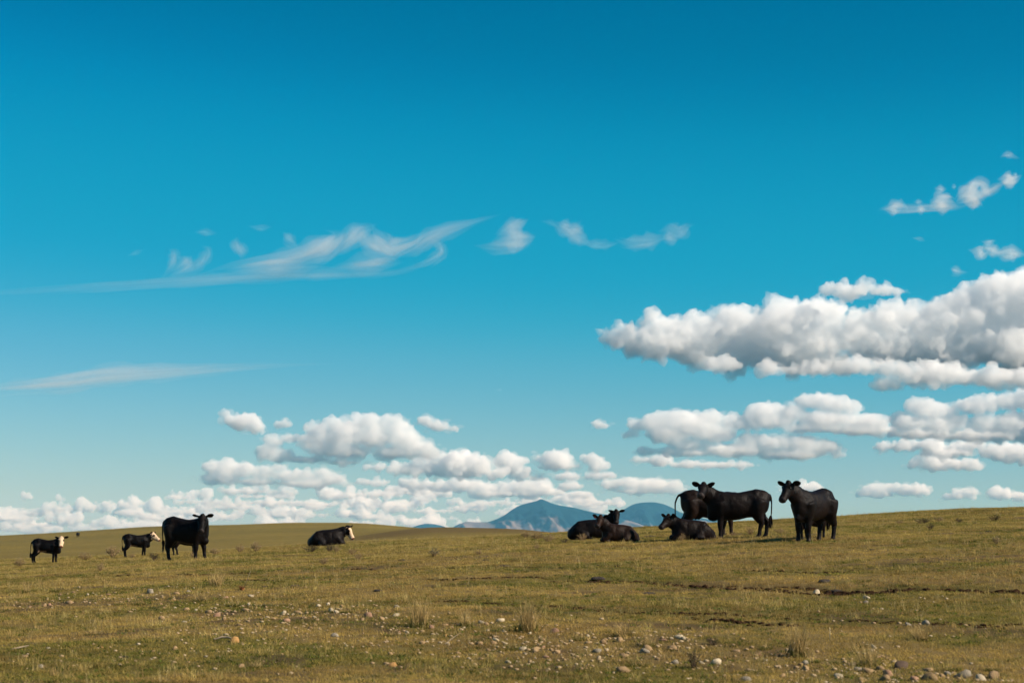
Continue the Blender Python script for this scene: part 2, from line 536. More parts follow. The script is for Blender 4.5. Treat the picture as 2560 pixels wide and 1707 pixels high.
def cloud_mesh(lobes, dist, seed, voxel, amp=1.0, ragged=False, depth_k=.75, fringe=False, shreds=False):
    """lobes: ellipses (u, v, half width, half height) of the photograph; built as overlapping rounded masses with their own depth"""
    r = np.random.default_rng(seed)
    Vs, Fs, n = [], [], 0
    for (u, v, rx, ry) in lobes:
        m = min(rx, ry)
        blobs = [(u, v, 0., rx * .92, ry * .92, m * depth_k + .25 * rx)]
        k = int(3 + 9 * min(rx / m, 4) * (0 if m < 7 else 1))
        for _ in range(k):
            a = r.uniform(0, 2 * PI); q = math.sqrt(r.uniform(.25, 1))
            s = m * r.uniform(.32, .58)
            blobs.append((u + rx * .85 * q * math.cos(a), v + ry * .8 * q * math.sin(a) * (1 if math.sin(a) < 0 else .75), r.uniform(-.9, .6) * m * .9, s * 1.25, s * 1.05, s * 1.1))
        if shreds:
            for _ in range(int(2 + rx / 14)):
                a = r.uniform(0, 2 * PI); q = r.uniform(1.0, 1.28)
                s = r.uniform(2.2, 6.5)
                blobs.append((u + rx * q * math.cos(a), v + ry * q * math.sin(a), r.uniform(-.5, .5) * m, s * r.uniform(1.2, 2.6), s, s * 1.2))
        for (cu, cv, cd, a, b, c) in blobs:
            P = ICO2[0] * [a, c, b] + [cu, cd, -cv]
            Vs.append(P); Fs.append(ICO2[1] + n); n += len(P)
    V = np.vstack(Vs); Fc = np.vstack(Fs)
    off = np.array([r.uniform(-4000, 4000), r.uniform(-4000, 4000), r.uniform(-4000, 4000)])
    if fringe is not False: off = fringe
    me = mesh_from('cloud', V + off, Fc)
    size = np.mean([min(l[2], l[3]) for l in lobes])
    k = np.clip(size / 45, .25, 1.3) * amp
    mods = [('REMESH', dict(mode='VOXEL', voxel_size=voxel))]
    if ragged:
        mods += [('DISPLACE', dict(texture=T_RAG, texture_coords='LOCAL', strength=26 * k, mid_level=.55)),
                 ('DISPLACE', dict(texture=T_FINE, texture_coords='LOCAL', strength=8 * k, mid_level=.45))]
    else:
        mods += [('DISPLACE', dict(texture=T_BIG, texture_coords='LOCAL', strength=60 * k, mid_level=.28)),
                 ('DISPLACE', dict(texture=T_CELL, texture_coords='LOCAL', strength=22 * k, mid_level=.35)),
                 ('DISPLACE', dict(texture=T_FINE, texture_coords='LOCAL', strength=11 * k, mid_level=.4)),
                 ('DISPLACE', dict(texture=T_TURB, texture_coords='LOCAL', strength=44 * k, mid_level=.25))]
    mods.append(('REMESH', dict(mode='VOXEL', voxel_size=voxel * .72)))
    mods.append(('SMOOTH', dict(factor=.4, iterations=1)))
    out = evaluated(me, mods)
    bpy.data.meshes.remove(me)
    n = len(out.vertices); co = np.empty(n * 3, np.float32); out.vertices.foreach_get('co', co)
    co = co.reshape(-1, 3) - off
    # photograph pixels to metres at that distance
    s = dist / F
    cu = float(np.mean([l[0] for l in lobes])); cv = float(np.mean([l[1] for l in lobes]))
    c0 = px(cu, cv, dist)
    W = np.stack([(co[:, 0] - cu) * s, co[:, 1] * s, (co[:, 2] + cv) * s], 1)
    out.vertices.foreach_set('co', W.astype(np.float32).ravel()); out.update()
    return out, c0

def Z(x0, y0, s, items):
    return [(x0 + a / s, y0 + b / s, c / s, d / s) for a, b, c, d in items]
Z5 = lambda *it: Z(1460, 640, 2.138, it)
Z6 = lambda *it: Z(0, 1000, 2.352, it)
Z7 = lambda *it: Z(900, 1000, 2.613, it)
Z8 = lambda *it: Z(2080, 360, 4.356, it)

CLOUDS = [
 # label, lobes, distance, voxel, kind
 ('largest cumulus cloud, long and heaped, reaching the right edge of the sky', Z5((170,440,55,40),(260,450,90,70),(370,395,75,80),(470,410,90,80),(380,500,120,50),(560,470,120,105),(650,385,80,62),(780,410,110,110),(560,350,40,40),(760,555,110,50),(930,410,100,80),(880,530,150,65),(1080,355,100,80),(1100,450,170,130),(1270,320,100,80),(1340,410,80,95),(1200,560,220,65),(1500,410,120,90),(1650,350,120,85),(1750,310,80,50),(1600,480,190,80),(1850,390,140,100),(1980,280,90,65),(2100,310,140,110),(2250,260,130,115),(2340,190,110,100),(1900,500,240,80),(2150,450,240,110),(2350,450,150,180),(2550,380,200,230)), 27000, 4.0, 'big'),
 ('broken cloud shelf along the underside of the largest cumulus', Z5((760,585,70,26),(1000,598,70,20),(1120,612,60,14),(1250,606,90,24),(1400,612,70,20),(1500,590,90,34),(1620,588,60,30),(1690,612,60,24),(1640,690,72,26),(1780,640,90,34),(1900,628,140,46),(2050,650,110,34),(2200,648,150,36),(2380,655,120,36)), 25000, 3.2, 'cum'),
 ('small ragged cloud above the top of the largest cumulus', Z5((1310,180,45,26),(1400,192,75,32),(1490,172,45,34),(1590,182,75,22),(1680,190,45,12)), 26500, 2.6, 'cum'),
 ('broad flat-based cumulus left of the lower right cloud bank', Z5((250,955,45,22),(280,900,50,30),(400,880,80,42),(500,865,80,38),(450,950,110,42),(560,900,110,58),(680,875,70,38),(700,950,120,40),(800,885,70,36),(860,900,80,34),(960,835,95,38),(1020,825,60,32),(1000,880,140,40),(1230,775,100,38),(1330,795,110,36),(1430,812,70,26),(1100,840,80,40),(1300,872,170,40),(1500,885,140,36),(1250,918,190,26),(1500,930,180,30),(900,990,80,36),(1000,1000,110,40),(1150,1002,120,40),(1270,1022,100,40),(1350,1062,42,20),(1100,1060,180,26),(800,1040,190,30),(560,1012,110,26),(660,1012,55,20),(450,1047,80,22),(330,1042,50,18),(600,1052,140,18),(770,1050,75,12)), 34000, 3.2, 'big'),
 ('thin flat strip of cloud under the broad flat-based cumulus', Z5((290,1090,48,16),(400,1090,72,19),(560,1114,100,16),(700,1116,110,14),(850,1116,60,12)), 36000, 2.6, 'cum'),
 ('heaped cloud bank at the right edge below the largest cumulus', Z5((1800,805,70,42),(1900,832,90,38),(2060,802,100,34),(2150,792,70,34),(2280,775,90,42),(2400,765,95,50),(1750,892,105,42),(1900,902,120,42),(2000,885,55,36),(2150,902,110,42),(2300,902,110,48),(1800,950,190,26),(2100,960,240,26),(2350,960,120,30),(2500,880,120,90)), 33000, 3.2, 'big'),
 ('low flat cloud beneath the right-edge cloud bank', Z5((1600,1020,50,16),(1700,1016,72,19),(1850,1012,110,22),(2050,1012,100,22),(1950,1050,140,22),(2250,1052,120,34),(2380,1060,80,38)), 38000, 2.8, 'cum'),
 ('lowest flat little cloud of the right-hand bank', Z5((1780,1116,50,18),(1850,1095,50,28),(1950,1112,110,22),(2080,1118,62,20)), 39000, 2.6, 'cum'),
 ('tiny cloud fragment just left of the broad flat-based cumulus', Z5((80,897,34,20),(120,906,26,10)), 34000, 2.2, 'cum'),
 ('long flat cloud low on the horizon behind the right-hand standing cow', Z5((1180,1238,90,22),(1100,1250,60,14)), 46000, 2.4, 'far'),
 ('low cloud just above the right skyline, nearest the right-hand cow', Z5((1560,1245,72,20),(1620,1236,55,20),(1550,1272,95,14)), 46000, 2.4, 'far'),
 ('low cloud above the right skyline, second from the right-hand cow', Z5((1770,1247,82,22),(1700,1262,60,14)), 46000, 2.4, 'far'),
 ('low cloud above the right skyline, third from the right-hand cow', Z5((2040,1262,66,16),(2000,1285,90,12)), 48000, 2.4, 'far'),
 ('low cloud above the right skyline at the right edge', Z5((2230,1268,85,18),(2330,1285,80,14)), 48000, 2.4, 'far'),
 ('egg-shaped small cloud left of the heaped cumulus above the lying white-faced calf', Z6((1340,105,40,32),(1430,132,82,40),(1510,158,52,26)), 33000, 2.6, 'cum'),
 ('tiny round cloud between the egg-shaped cloud and the heaped cumulus', Z6((1670,138,42,20)), 33000, 2.2, 'cum'),
 ('heaped white cumulus above the lying white-faced calf', Z6((1600,240,52,32),(1700,225,70,24),(1580,300,52,40),(1660,330,80,32),(1850,165,62,38),(1950,155,80,34),(1900,240,110,68),(2050,185,110,68),(2150,138,100,42),(2270,128,62,36),(2200,225,110,60),(2000,300,190,40),(1800,350,170,18),(2000,365,120,14),(2340,155,80,50),(2380,220,90,60),(2440,280,110,48),(2520,310,70,34),(2350,310,170,34)), 32000, 3.0, 'big'),
 ('small rounded cloud at the right shoulder of the heaped cumulus', Z7((430,132,48,28),(510,167,72,32),(600,192,42,18)), 33500, 2.6, 'cum'),
 ('broad cumulus in the second tier over the left cow', Z6((1250,392,52,36),(1340,402,90,50),(1440,412,52,36),(1300,460,120,36),(1550,432,62,36),(1640,398,52,20),(1680,442,90,32),(1800,442,72,32),(1900,422,72,24),(1950,470,100,32),(1800,490,190,22),(1500,482,140,22),(2040,496,44,18)), 36000, 2.8, 'big'),
 ('puffy cumulus left of the conical mountain peak', Z7((560,402,52,50),(650,402,100,50),(760,432,100,50),(880,472,72,32),(700,472,170,28),(430,442,90,40),(270,442,62,28),(400,392,52,20),(540,466,52,32)), 37000, 2.6, 'cum'),
 ('small flat cloud under the heaped cumulus', Z7((100,436,75,17)), 37000, 2.4, 'cum'),
 ('slanting cloud directly above the conical mountain, leftmost of three', Z7((950,392,52,32),(1010,422,52,50),(1060,472,62,32),(1150,507,52,18)), 37500, 2.4, 'cum'),
 ('rounded cloud directly above the conical mountain, middle of three', Z7((1180,382,52,28),(1280,392,100,40),(1380,432,72,22),(1250,440,80,18)), 37500, 2.4, 'cum'),
 ('upright little cloud above the conical mountain, rightmost of three', Z7((1500,387,42,28),(1548,422,48,36)), 37500, 2.4, 'cum'),
 ('flat cloud strip under the three clouds above the mountain, left one', Z7((1350,502,92,22)), 39000, 2.4, 'cum'),
 ('flat cloud strip under the three clouds above the mountain, right one', Z7((1580,497,100,20)), 39000, 2.4, 'cum'),
 ('thin flat cloud strip over the right shoulder of the conical mountain', Z7((1380,560,82,15)), 40000, 2.4, 'cum'),
 ('long white cloud behind the head of the middle standing cow', Z7((1640,557,72,24),(1770,545,120,26),(1900,562,140,36),(2000,555,90,32),(2070,586,60,18),(1850,595,210,12)), 38000, 2.6, 'cum'),
 ('long ragged cloud row left of the conical mountain', Z7((330,542,70,28),(420,552,80,24),(520,562,110,22),(700,557,110,24),(850,572,110,28),(1000,572,100,34),(1150,577,100,28),(1250,600,80,22),(950,613,240,13)), 41000, 2.6, 'cum'),
 ('flat cloud touching the right slope of the mountain summit', Z7((1430,620,88,20)), 42000, 2.4, 'cum'),
]
FAR_ROWS = [   # low rows near the horizon: one cloud each, alike
 ('low flat cloud in the rows above the middle skyline', 'low cloud rows over the middle skyline',
  Z7((80,532,110,18),(150,606,120,15),(30,660,50,10),(450,647,50,20),(390,652,50,17),(620,662,52,14),(850,666,110,10),(1050,666,90,10),(60,752,100,21),(740,776,42,15),(920,732,52,12),(600,771,52,12),(250,700,110,9),(480,720,140,9),(330,775,110,10),(700,705,130,8))
  + Z6((1050,562,70,18),(1180,552,62,22),(1420,527,130,18),(1650,532,80,17),(1980,547,110,20),(2230,546,120,17),(1250,622,80,17),(1400,612,62,10),(1530,671,52,14),(1730,656,42,13),(1130,671,80,12),(1350,691,34,10),(2050,666,110,17),(2180,681,80,17),(1880,671,52,10),(1600,600,180,10),(1850,610,160,9),(1550,560,150,9),(2100,600,120,9))),
 ('low puffy cloud above the skyline of the left hill', 'low puffy clouds over the left hill',
  Z6((45,668,48,26),(60,711,75,12),(340,632,60,22),(480,628,62,30),(610,628,52,28),(740,642,62,36),(800,656,52,18),(890,622,40,22),(940,652,62,26),(390,692,100,25),(160,692,52,18),(600,721,72,18),(720,716,22,18),(250,746,26,12),(160,562,26,17),(360,576,26,10),(900,700,80,10),(500,745,90,9),(150,740,70,9))),
]
_r = np.random.default_rng(12)
_fill = []
for _ in range(46):
    u = _r.uniform(395, 1560); lo = 1185 + 70 * abs((u - 980) / 600) ** 1.4
    v = lo + (1318 - lo) * _r.beta(1.6, 1.1)
    _fill.append((u, v, _r.uniform(26, 72) * (1.15 - .3 * (v - 1180) / 140), _r.uniform(4.5, 9.5)))
FAR_ROWS[0][2].extend(_fill)
FAR_ROWS[1][2].extend([(_r.uniform(-20, 420), _r.uniform(1275, 1322), _r.uniform(22, 60), _r.uniform(4, 8)) for _ in range(14)])
FAR_ROWS += [
 ('small white cloud peeping over the saddle between the two mountains', 'clouds in the mountain saddle', Z7((1540,733,36,9),(1600,739,26,6))),
]
AMP = {'big': 1.2, 'cum': 1.75, 'far': 1.75}
seed = 100
for lab, lobes, dist, vox, kind in CLOUDS:
    seed += 1
    lb = [(u, v, a * (1.08 if kind == 'big' else 1.14), b * (1.15 if kind == 'big' else 1.35)) for u, v, a, b in lobes]
    me, c0 = cloud_mesh(lb, dist, seed, vox, AMP[kind])
    o = tag(link('cloud', me, CLOUD if kind == 'big' else CLOUD_FAR, None, c0), lab, 'cloud')
    fm, c1 = cloud_mesh([(u, v, a * 1.05, b * 1.08) for u, v, a, b in lb], dist, seed + 500, vox * .8, .9, True, shreds=True)
    link('fringe', fm, FRINGE, o, c1 - c0)
def row_label(l, left):
    u, v, rx, ry = l
    wide = 'wide' if rx > 42 else ('short' if rx < 22 else 'mid-sized')
    row = 'topmost' if v < 1225 else ('upper' if v < 1255 else ('middle' if v < 1280 else ('lower' if v < 1300 else 'lowest')))
    if left: place = 'over the left hill' if u < 240 else 'over the profile calf'
    elif u < 560: place = 'above the large left cow'
    elif u < 760: place = 'right of the large left cow'
    elif u < 960: place = 'above the lying white-faced calf'
    elif u < 1160: place = 'left of the mountain'
    elif u < 1400: place = 'behind the mountain'
    else: place = 'right of the mountain peak'
    return '%s %s-row cloud %s' % (wide, row, place)
ORDN = ['first', 'second', 'third', 'fourth', 'fifth', 'sixth', 'seventh', 'eighth', 'ninth']
_cnt = {}
for lab, grp, lobes in FAR_ROWS:
    names = [lab + ', %s one' % ('left' if i == 0 else 'right') if len(lobes) == 2 else row_label(l, 'left hill' in grp) for i, l in enumerate(lobes)]
    for nm in set(names):
        idx = sorted([i for i in range(len(lobes)) if names[i] == nm], key=lambda i: lobes[i][0])
        if len(idx) > 1:
            for k, i in enumerate(idx): names[i] = nm + ', %s such from left' % ORDN[k]
    for i, l in enumerate(lobes):
        seed += 1
        u, v, rx, ry = l
        rx *= 1.3; ry *= 1.75
        rr = np.random.default_rng(seed)
        sub = [(u, v + ry * .25, rx, ry * .62)]
        k = max(1, int(rx / ry * 1.1))
        for t in range(k):
            sub.append((u + rx * (-.8 + 1.6 * (t + .5) / k) + rr.uniform(-.1, .1) * rx, v - ry * rr.uniform(.0, .4), rx / k * rr.uniform(.7, 1.1), ry * rr.uniform(.45, .75)))
        me, c0 = cloud_mesh(sub, 45000 + 900 * (i % 9), seed, 2.2, 1.9)
        tag(link('cloud', me, CLOUD_FAR, None, c0), names[i], 'cloud', grp)
# high ice clouds: bundles of soft drawn-out strands
def strand_mesh(pts, wid, dist, thick, seed):
    """a tapering strand along a photograph polyline, half width wid (pixels) along it"""
    r = np.random.default_rng(seed)
    P = np.array(pts, float); W = np.array(wid, float)
    n = 44
    t = np.linspace(0, len(P) - 1, n); k = np.arange(len(P))
    C = np.stack([pchip(k, P[:, 0], t), pchip(k, P[:, 1], t)], 1) if len(P) > 2 else np.stack([np.interp(t, k, P[:, 0]), np.interp(t, k, P[:, 1])], 1)
    w = np.interp(t, k, W)
    w = w * np.clip(np.minimum(np.linspace(0, 1, n), np.linspace(1, 0, n)) * 2.6, .03, 1) ** .8
    T = np.gradient(C, axis=0); T /= np.linalg.norm(T, axis=1)[:, None] + 1e-9
    N = np.stack([-T[:, 1], T[:, 0]], 1)
    m = 12
    a = np.linspace(0, 2 * PI, m, endpoint=False)
    s = dist / F
    cu, cv = C.mean(0)
    V = []
    for i in range(n):
        wob = 1 + .28 * (vnoise(np.array([t[i] * 3 + seed * 7.7]), np.array([0.3]))[0] - .5) * 2
        for q in a:
            du = N[i, 0] * w[i] * wob * math.cos(q); dv = N[i, 1] * w[i] * wob * math.cos(q)
            V.append(((C[i, 0] + du - cu) * s, w[i] * thick * math.sin(q) * s, -(C[i, 1] + dv - cv) * s))
    Fc = [(i * m + j, i * m + (j + 1) % m, (i + 1) * m + (j + 1) % m, (i + 1) * m + j) for i in range(n - 1) for j in range(m)]
    Fc.append(tuple(range(m - 1, -1, -1))); Fc.append(tuple(range((n - 1) * m, n * m)))
    me = mesh_from('strand', V, Fc); smooth(me)
    return me, px(cu, cv, dist)
def cirrus(label, strands, dist, jitter=1, fibres=7, wk=.85, mats=None):
    core, veil = mats or (WISP, VEIL)
    c0 = px(*np.mean([np.mean(np.array(p), 0) for p, w in strands], 0), dist)
    e = bpy.data.objects.new('cirrus_cloud', None); COL.objects.link(e); e.location = c0
    e.empty_display_size = 100
    tag(e, label, 'cloud')
    s_ = 1
    def add(p, w, mat, thick):
        me, o = strand_mesh(p, w, dist + r.uniform(-300, 300), thick, s_)
        k = link('wisp', me, mat, e); k.location = o - c0
    for p, w in strands:
        r = np.random.default_rng(s_ * 31 + int(abs(c0.x)) % 97)
        P = np.array(p, float); W = np.array(w, float) * wk
        for c, f in enumerate((1.7, 1.15)):
            s_ += 1
            add([(u + r.normal(0, .15) * ww, v + r.normal(0, .15) * ww) for (u, v), ww in zip(P, W)], list(W * f), veil, .9)
        for c in range(fibres):
            s_ += 1
            q = r.normal(0, .55); sl = r.normal(0, .35)
            T = np.gradient(P, axis=0); T /= np.linalg.norm(T, axis=1)[:, None] + 1e-9
            N = np.stack([-T[:, 1], T[:, 0]], 1)
            al = np.linspace(-1, 1, len(P))
            Q = P + N * (W * (q + sl * al + r.normal(0, .15, len(P))))[:, None]
            # each fibre covers its own stretch of the bundle
            a0 = r.uniform(0, .45); a1 = r.uniform(.6, 1.0); k = np.linspace(0, 1, len(P)); t = np.linspace(a0, a1, max(4, len(P)))
            Q = np.stack([np.interp(t, k, Q[:, 0]), np.interp(t, k, Q[:, 1])], 1)
            add([tuple(z) for z in Q], list(np.interp(t, k, W) * r.uniform(.22, .55)), core, 1.4)
Zc = lambda pts: [(x / 1.8375, 480 + y / 1.8375) for x, y in pts]
CIR1 = [
 (Zc([(-420,500),(-80,472),(250,450),(600,425),(900,405),(1200,385),(1500,378),(1750,375),(1900,350),(2030,285)]), [8,9,10,11,12,14,14,13,14,9]),
 (Zc([(650,415),(850,370),(930,320),(955,270),(920,245)]), [7,10,12,12,8]),
 (Zc([(740,400),(790,340),(800,280),(770,260)]), [8,12,12,8]),
 (Zc([(780,390),(860,330),(880,290)]), [14,18,10]),
 (Zc([(850,400),(1100,330),(1300,310),(1450,270),(1560,200),(1480,165)]), [6,14,20,24,18,6]),
 (Zc([(1350,330),(1500,260),(1600,190)]), [14,26,14]),
 (Zc([(1380,260),(1330,220),(1300,180)]), [6,12,9]),
 (Zc([(1480,340),(1560,260),(1650,180),(1740,140)]), [8,18,24,8]),
 (Zc([(1640,170),(1680,230),(1770,270),(1850,290)]), [12,20,22,16]),
 (Zc([(1700,140),(1740,200),(1800,260),(1900,230),(1960,170)]), [6,18,24,20,12]),
 (Zc([(1780,310),(1900,270),(1960,220),(2050,180),(2200,130),(2330,95)]), [12,20,20,16,10,4]),
 (Zc([(1960,210),(2010,240),(2035,275),(1950,330),(1820,360)]), [14,14,10,12,10]),
 (Zc([(1500,350),(1700,330),(1850,320)]), [12,22,18]),
 (Zc([(1000,360),(1250,345),(1500,335)]), [8,22,20]),
 (Zc([(1090,200),(1080,240),(1110,280),(1110,310)]), [8,13,15,10]),
]
cirrus('long thin curling cirrus streak across the middle left of the sky', CIR1, 30000, 1, 9)
cirrus('faint small cirrus shred above the left end of the curling streak', [(Zc([(890,185),(940,185),(1005,190)]), [5, 9, 5])], 30000, 1, 5)
cirrus('faint small cirrus shred above the middle of the curling streak', [(Zc([(1130,155),(1190,165),(1255,160)]), [4, 7, 6])], 30000, 1, 5)
cirrus('tiny faint cirrus shred left of the curling streak', [(Zc([(580,295),(620,280),(665,262)]), [3, 6, 4])], 30000, 1, 5)
Zd = lambda pts: [(1150 + x / 3.618, 480 + y / 3.618) for x, y in pts]
cirrus('faint diffuse cirrus patch right of the curling streak', [(Zd([(250,480),(420,430),(560,420),(700,400)]), [12,26,26,14]), (Zd([(300,390),(480,320),(620,260)]), [10,20,10]), (Zd([(380,470),(520,420),(690,420)]), [8,14,12]), (Zd([(100,480),(300,500),(500,500),(680,470)]), [6,14,14,6]), (Zd([(430,330),(540,280),(630,240)]), [8,12,6])], 30000, 1, 5)
cirrus('short bright cirrus tuft between two fainter patches', [(Zd([(830,270),(900,320),(1000,340),(1120,250)]), [8,16,18,9]), (Zd([(880,330),(1000,380),(1100,430),(1200,480)]), [10,18,18,8]), (Zd([(900,310),(1050,330),(1130,300)]), [10,14,10]), (Zd([(700,260),(830,280),(900,330)]), [3,6,6]), (Zd([(1050,420),(1200,480),(1320,480),(1450,450)]), [8,12,10,8])], 30000, 1, 5)
cirrus('curved cirrus tail with a bright tip right of the middle of the sky', [(Zd([(1380,420),(1500,460),(1640,450),(1780,420),(1900,380)]), [8,14,16,18,14]), (Zd([(1780,360),(1900,350),(1990,360),(2060,310),(2150,290)]), [10,20,16,9,3]), (Zd([(1820,440),(1900,420),(1960,380)]), [10,18,10])], 30000, 1, 5)
cirrus('long soft pale streak low at the left edge of the sky', fibres=16, wk=.8, dist=30000, strands=[(Zc([(-560,925),(-120,902),(0,892),(140,885),(300,868),(520,840),(760,825),(1000,810),(1300,795),(1600,785)]), [12,13,14,16,20,22,20,17,13,7]), (Zc([(-60,900),(130,890),(330,868),(560,842)]), [7,8,10,6])])

cirrus('tiny faint cloud speck alone in the middle of the sky', [([(1234, 976), (1248, 974), (1262, 974)], [2, 3.5, 2])], 30000, 1, 3)
Ze = lambda pts: [(2080 + x / 4.356, 360 + y / 4.356) for x, y in pts]
TM = (TORN, TORN_VEIL)
cirrus('ragged wispy cloud fragment high at the right, the long torn one', [
  (Ze([(500,710),(620,690),(700,660),(780,670),(850,740)]), [6,9,10,8,5]), (Ze([(560,720),(680,730),(760,750)]), [6,9,5]),
  (Ze([(880,640),(940,630),(1000,640)]), [3,5,3]), (Ze([(900,720),(970,715),(1040,715)]), [5,8,5]),
  (Ze([(1040,720),(1120,660),(1200,640),(1300,660),(1400,690)]), [8,15,17,15,8]), (Ze([(1080,700),(1200,690),(1330,690)]), [8,11,7]),
  (Ze([(1330,660),(1400,590),(1480,560),(1560,600),(1660,690)]), [7,13,17,18,8]), (Ze([(1420,640),(1540,640),(1640,660)]), [8,14,8]),
  (Ze([(1490,600),(1510,520),(1550,430),(1570,360)]), [7,9,9,5]), (Ze([(1430,440),(1520,420),(1620,430),(1700,500),(1800,480)]), [4,8,10,9,4]), (Ze([(1560,520),(1660,520),(1740,590)]), [6,8,4]),
  (Ze([(460,730),(700,715),(1000,700),(1300,690),(1560,650)]), [3,7,7,8,4]), (Ze([(1250,690),(1500,610),(1720,520),(1860,430),(2060,360)]), [4,8,8,6,4]),
  (Ze([(1110,480),(1180,490),(1260,490)]), [5,8,4]), (Ze([(1300,470),(1360,465)]), [4,4])], 29000, 1, 6, 1.0, TM)
cirrus('ragged cloud puff high at the right edge', [(Ze([(1800,400),(1880,390),(1960,400),(2080,340)]), [7,13,14,8]), (Ze([(1840,420),(1940,420),(2040,390)]), [7,12,8]), (Ze([(1980,360),(2010,310)]), [6,4])], 29000, 1, 6, 1.0, TM)
cirrus('faint cloud shred topmost at the right edge', [(Ze([(1820,150),(1890,115),(1960,130),(2060,165)]), [4,6,6,4])], 29000, 1, 4, 1.0, TM)
cirrus('torn flat cloud just above the largest cumulus at the right edge', [(Ze([(1470,1150),(1560,1170),(1640,1210),(1700,1150)]), [5,10,12,8]), (Ze([(1620,1180),(1680,1130),(1780,1170),(1880,1200)]), [8,10,12,12]), (Ze([(1760,1190),(1880,1190),(1990,1190),(2140,1220)]), [9,14,13,7]), (Ze([(1610,1060),(1700,1070),(1800,1050)]), [3,5,3])], 29000, 1, 6, 1.0, TM)
cirrus('tiny comma-shaped cloud shred above the largest cumulus', [(Ze([(1290,1360),(1330,1370),(1400,1395),(1500,1400)]), [5,8,6,3])], 29000, 1, 5, 1.0, TM)
cirrus('tiny faint cloud speck high at the right', [(Ze([(860,1020),(940,1030),(1020,1060)]), [2,4,5])], 29000, 1, 3, 1.0, TM)

# ------------------------------------------------------------------ ground cover
def blade_mesh(name, n, spread, h0, h1, w, lean, seed, seg=2, curl=.5):
    r = np.random.default_rng(seed)
    V, Fc = [], []
    for _ in range(n):
        a = r.uniform(0, 2 * PI); q = spread * math.sqrt(r.uniform(0, 1))
        bx, by = q * math.cos(a), q * math.sin(a)
        d = r.uniform(0, 2 * PI); h = r.uniform(h0, h1); ln = lean * r.uniform(.2, 1) * h
        wx, wy = -math.sin(d + r.normal(0, .6)), math.cos(d + r.normal(0, .6))
        ww = w * r.uniform(.6, 1.3)
        b = len(V)
        for k in range(seg + 1):
            t = k / seg
            cx = bx + math.cos(d) * ln * t ** (1 + curl); cy_ = by + math.sin(d) * ln * t ** (1 + curl); cz = -.01 + h * (t - .18 * lean * t * t)
            if k < seg:
                k2 = ww * (1 - .55 * t) / 2
                V += [(cx - wx * k2, cy_ - wy * k2, cz), (cx + wx * k2, cy_ + wy * k2, cz)]
            else:
                V.append((cx, cy_, cz))
        for k in range(seg - 1):
            i = b + 2 * k; Fc.append((i, i + 1, i + 3, i + 2))
        i = b + 2 * (seg - 1); Fc.append((i, i + 1, i + 2))
    return mesh_from(name, V, Fc)

def grass_mat(name, attr_typ='INSTANCER', trans=.35):
    m = NT(name)
    a = m.n('Attribute', attribute_name='tint', attribute_type=attr_typ)
    oi = m.n('NewGeometry')
    z = m.noise(30, oi.outputs['Position'], 2)
    c = m.mix(.35, a.outputs['Color'], m.mix(z, (.35, .35, .35), (1.25, 1.25, 1.25)), 'MULTIPLY')
    d = m.n('BsdfDiffuse'); t = m.n('BsdfTranslucent'); m.l(c, d.inputs[0]); m.l(c, t.inputs[0])
    x = m.n('MixShader', i_0=trans); m.l(d.outputs[0], x.inputs[1]); m.l(t.outputs[0], x.inputs[2])
    m.l(x.outputs[0], m.out.inputs[0])
    return m.m
GRASS = grass_mat('grass_blades')

def scatter(name, variants, P, scl, tint, label, cat):
    """one object of kind stuff: variants of a tuft instanced on points"""
    coll = bpy.data.collections.new(name + '_kinds')
    for i, me in enumerate(variants):
        me.materials.append(GRASS)
        coll.objects.link(bpy.data.objects.new('%s_kind' % name, me))
    me = mesh_from(name, P, np.zeros((0, 3), int))
    n = len(P)
    add_attr(me, 'scl', scl); add_attr(me, 'yaw', rng.uniform(0, 6.28, n))
    add_attr(me, 'tint', np.concatenate([tint, np.ones((n, 1))], 1), 'FLOAT_COLOR')
    a = me.attributes.new('pick', 'INT', 'POINT'); a.data.foreach_set('value', rng.integers(0, len(variants), n).astype(np.int32))
    ng = bpy.data.node_groups.new(name + '_nodes', 'GeometryNodeTree')
    ng.interface.new_socket('Geometry', in_out='INPUT', socket_type='NodeSocketGeometry')
    ng.interface.new_socket('Geometry', in_out='OUTPUT', socket_type='NodeSocketGeometry')
    N = ng.nodes.new
    gi, go = N('NodeGroupInput'), N('NodeGroupOutput')
    ci = N('GeometryNodeCollectionInfo'); ci.inputs['Collection'].default_value = coll; ci.inputs['Separate Children'].default_value = True; ci.inputs['Reset Children'].default_value = True
    ip = N('GeometryNodeInstanceOnPoints'); ip.inputs['Pick Instance'].default_value = True
    def attr(nm, typ):
        q = N('GeometryNodeInputNamedAttribute'); q.data_type = typ; q.inputs['Name'].default_value = nm; return q.outputs['Attribute']
    cx = N('ShaderNodeCombineXYZ')
    L = ng.links.new
    L(gi.outputs[0], ip.inputs['Points']); L(ci.outputs[0], ip.inputs['Instance'])
    L(attr('pick', 'INT'), ip.inputs['Instance Index']); L(attr('scl', 'FLOAT'), ip.inputs['Scale'])
    L(attr('yaw', 'FLOAT'), cx.inputs['Z']); L(cx.outputs[0], ip.inputs['Rotation'])
    L(ip.outputs[0], go.inputs[0])
    o = link(name, me)
    md = o.modifiers.new('instances', 'NODES'); md.node_group = ng
    return tag(o, label, cat, None, 'stuff')

def sector(n, d0, d1, power=1.0, half=.315):
    """random points of the visible wedge of pasture between two depths; power below 1 thins out with distance"""
    e = power + 1
    d = (rng.uniform(d0 ** e, d1 ** e, n)) ** (1 / e)
    s = rng.uniform(-half, half, n)
    return s * d, d

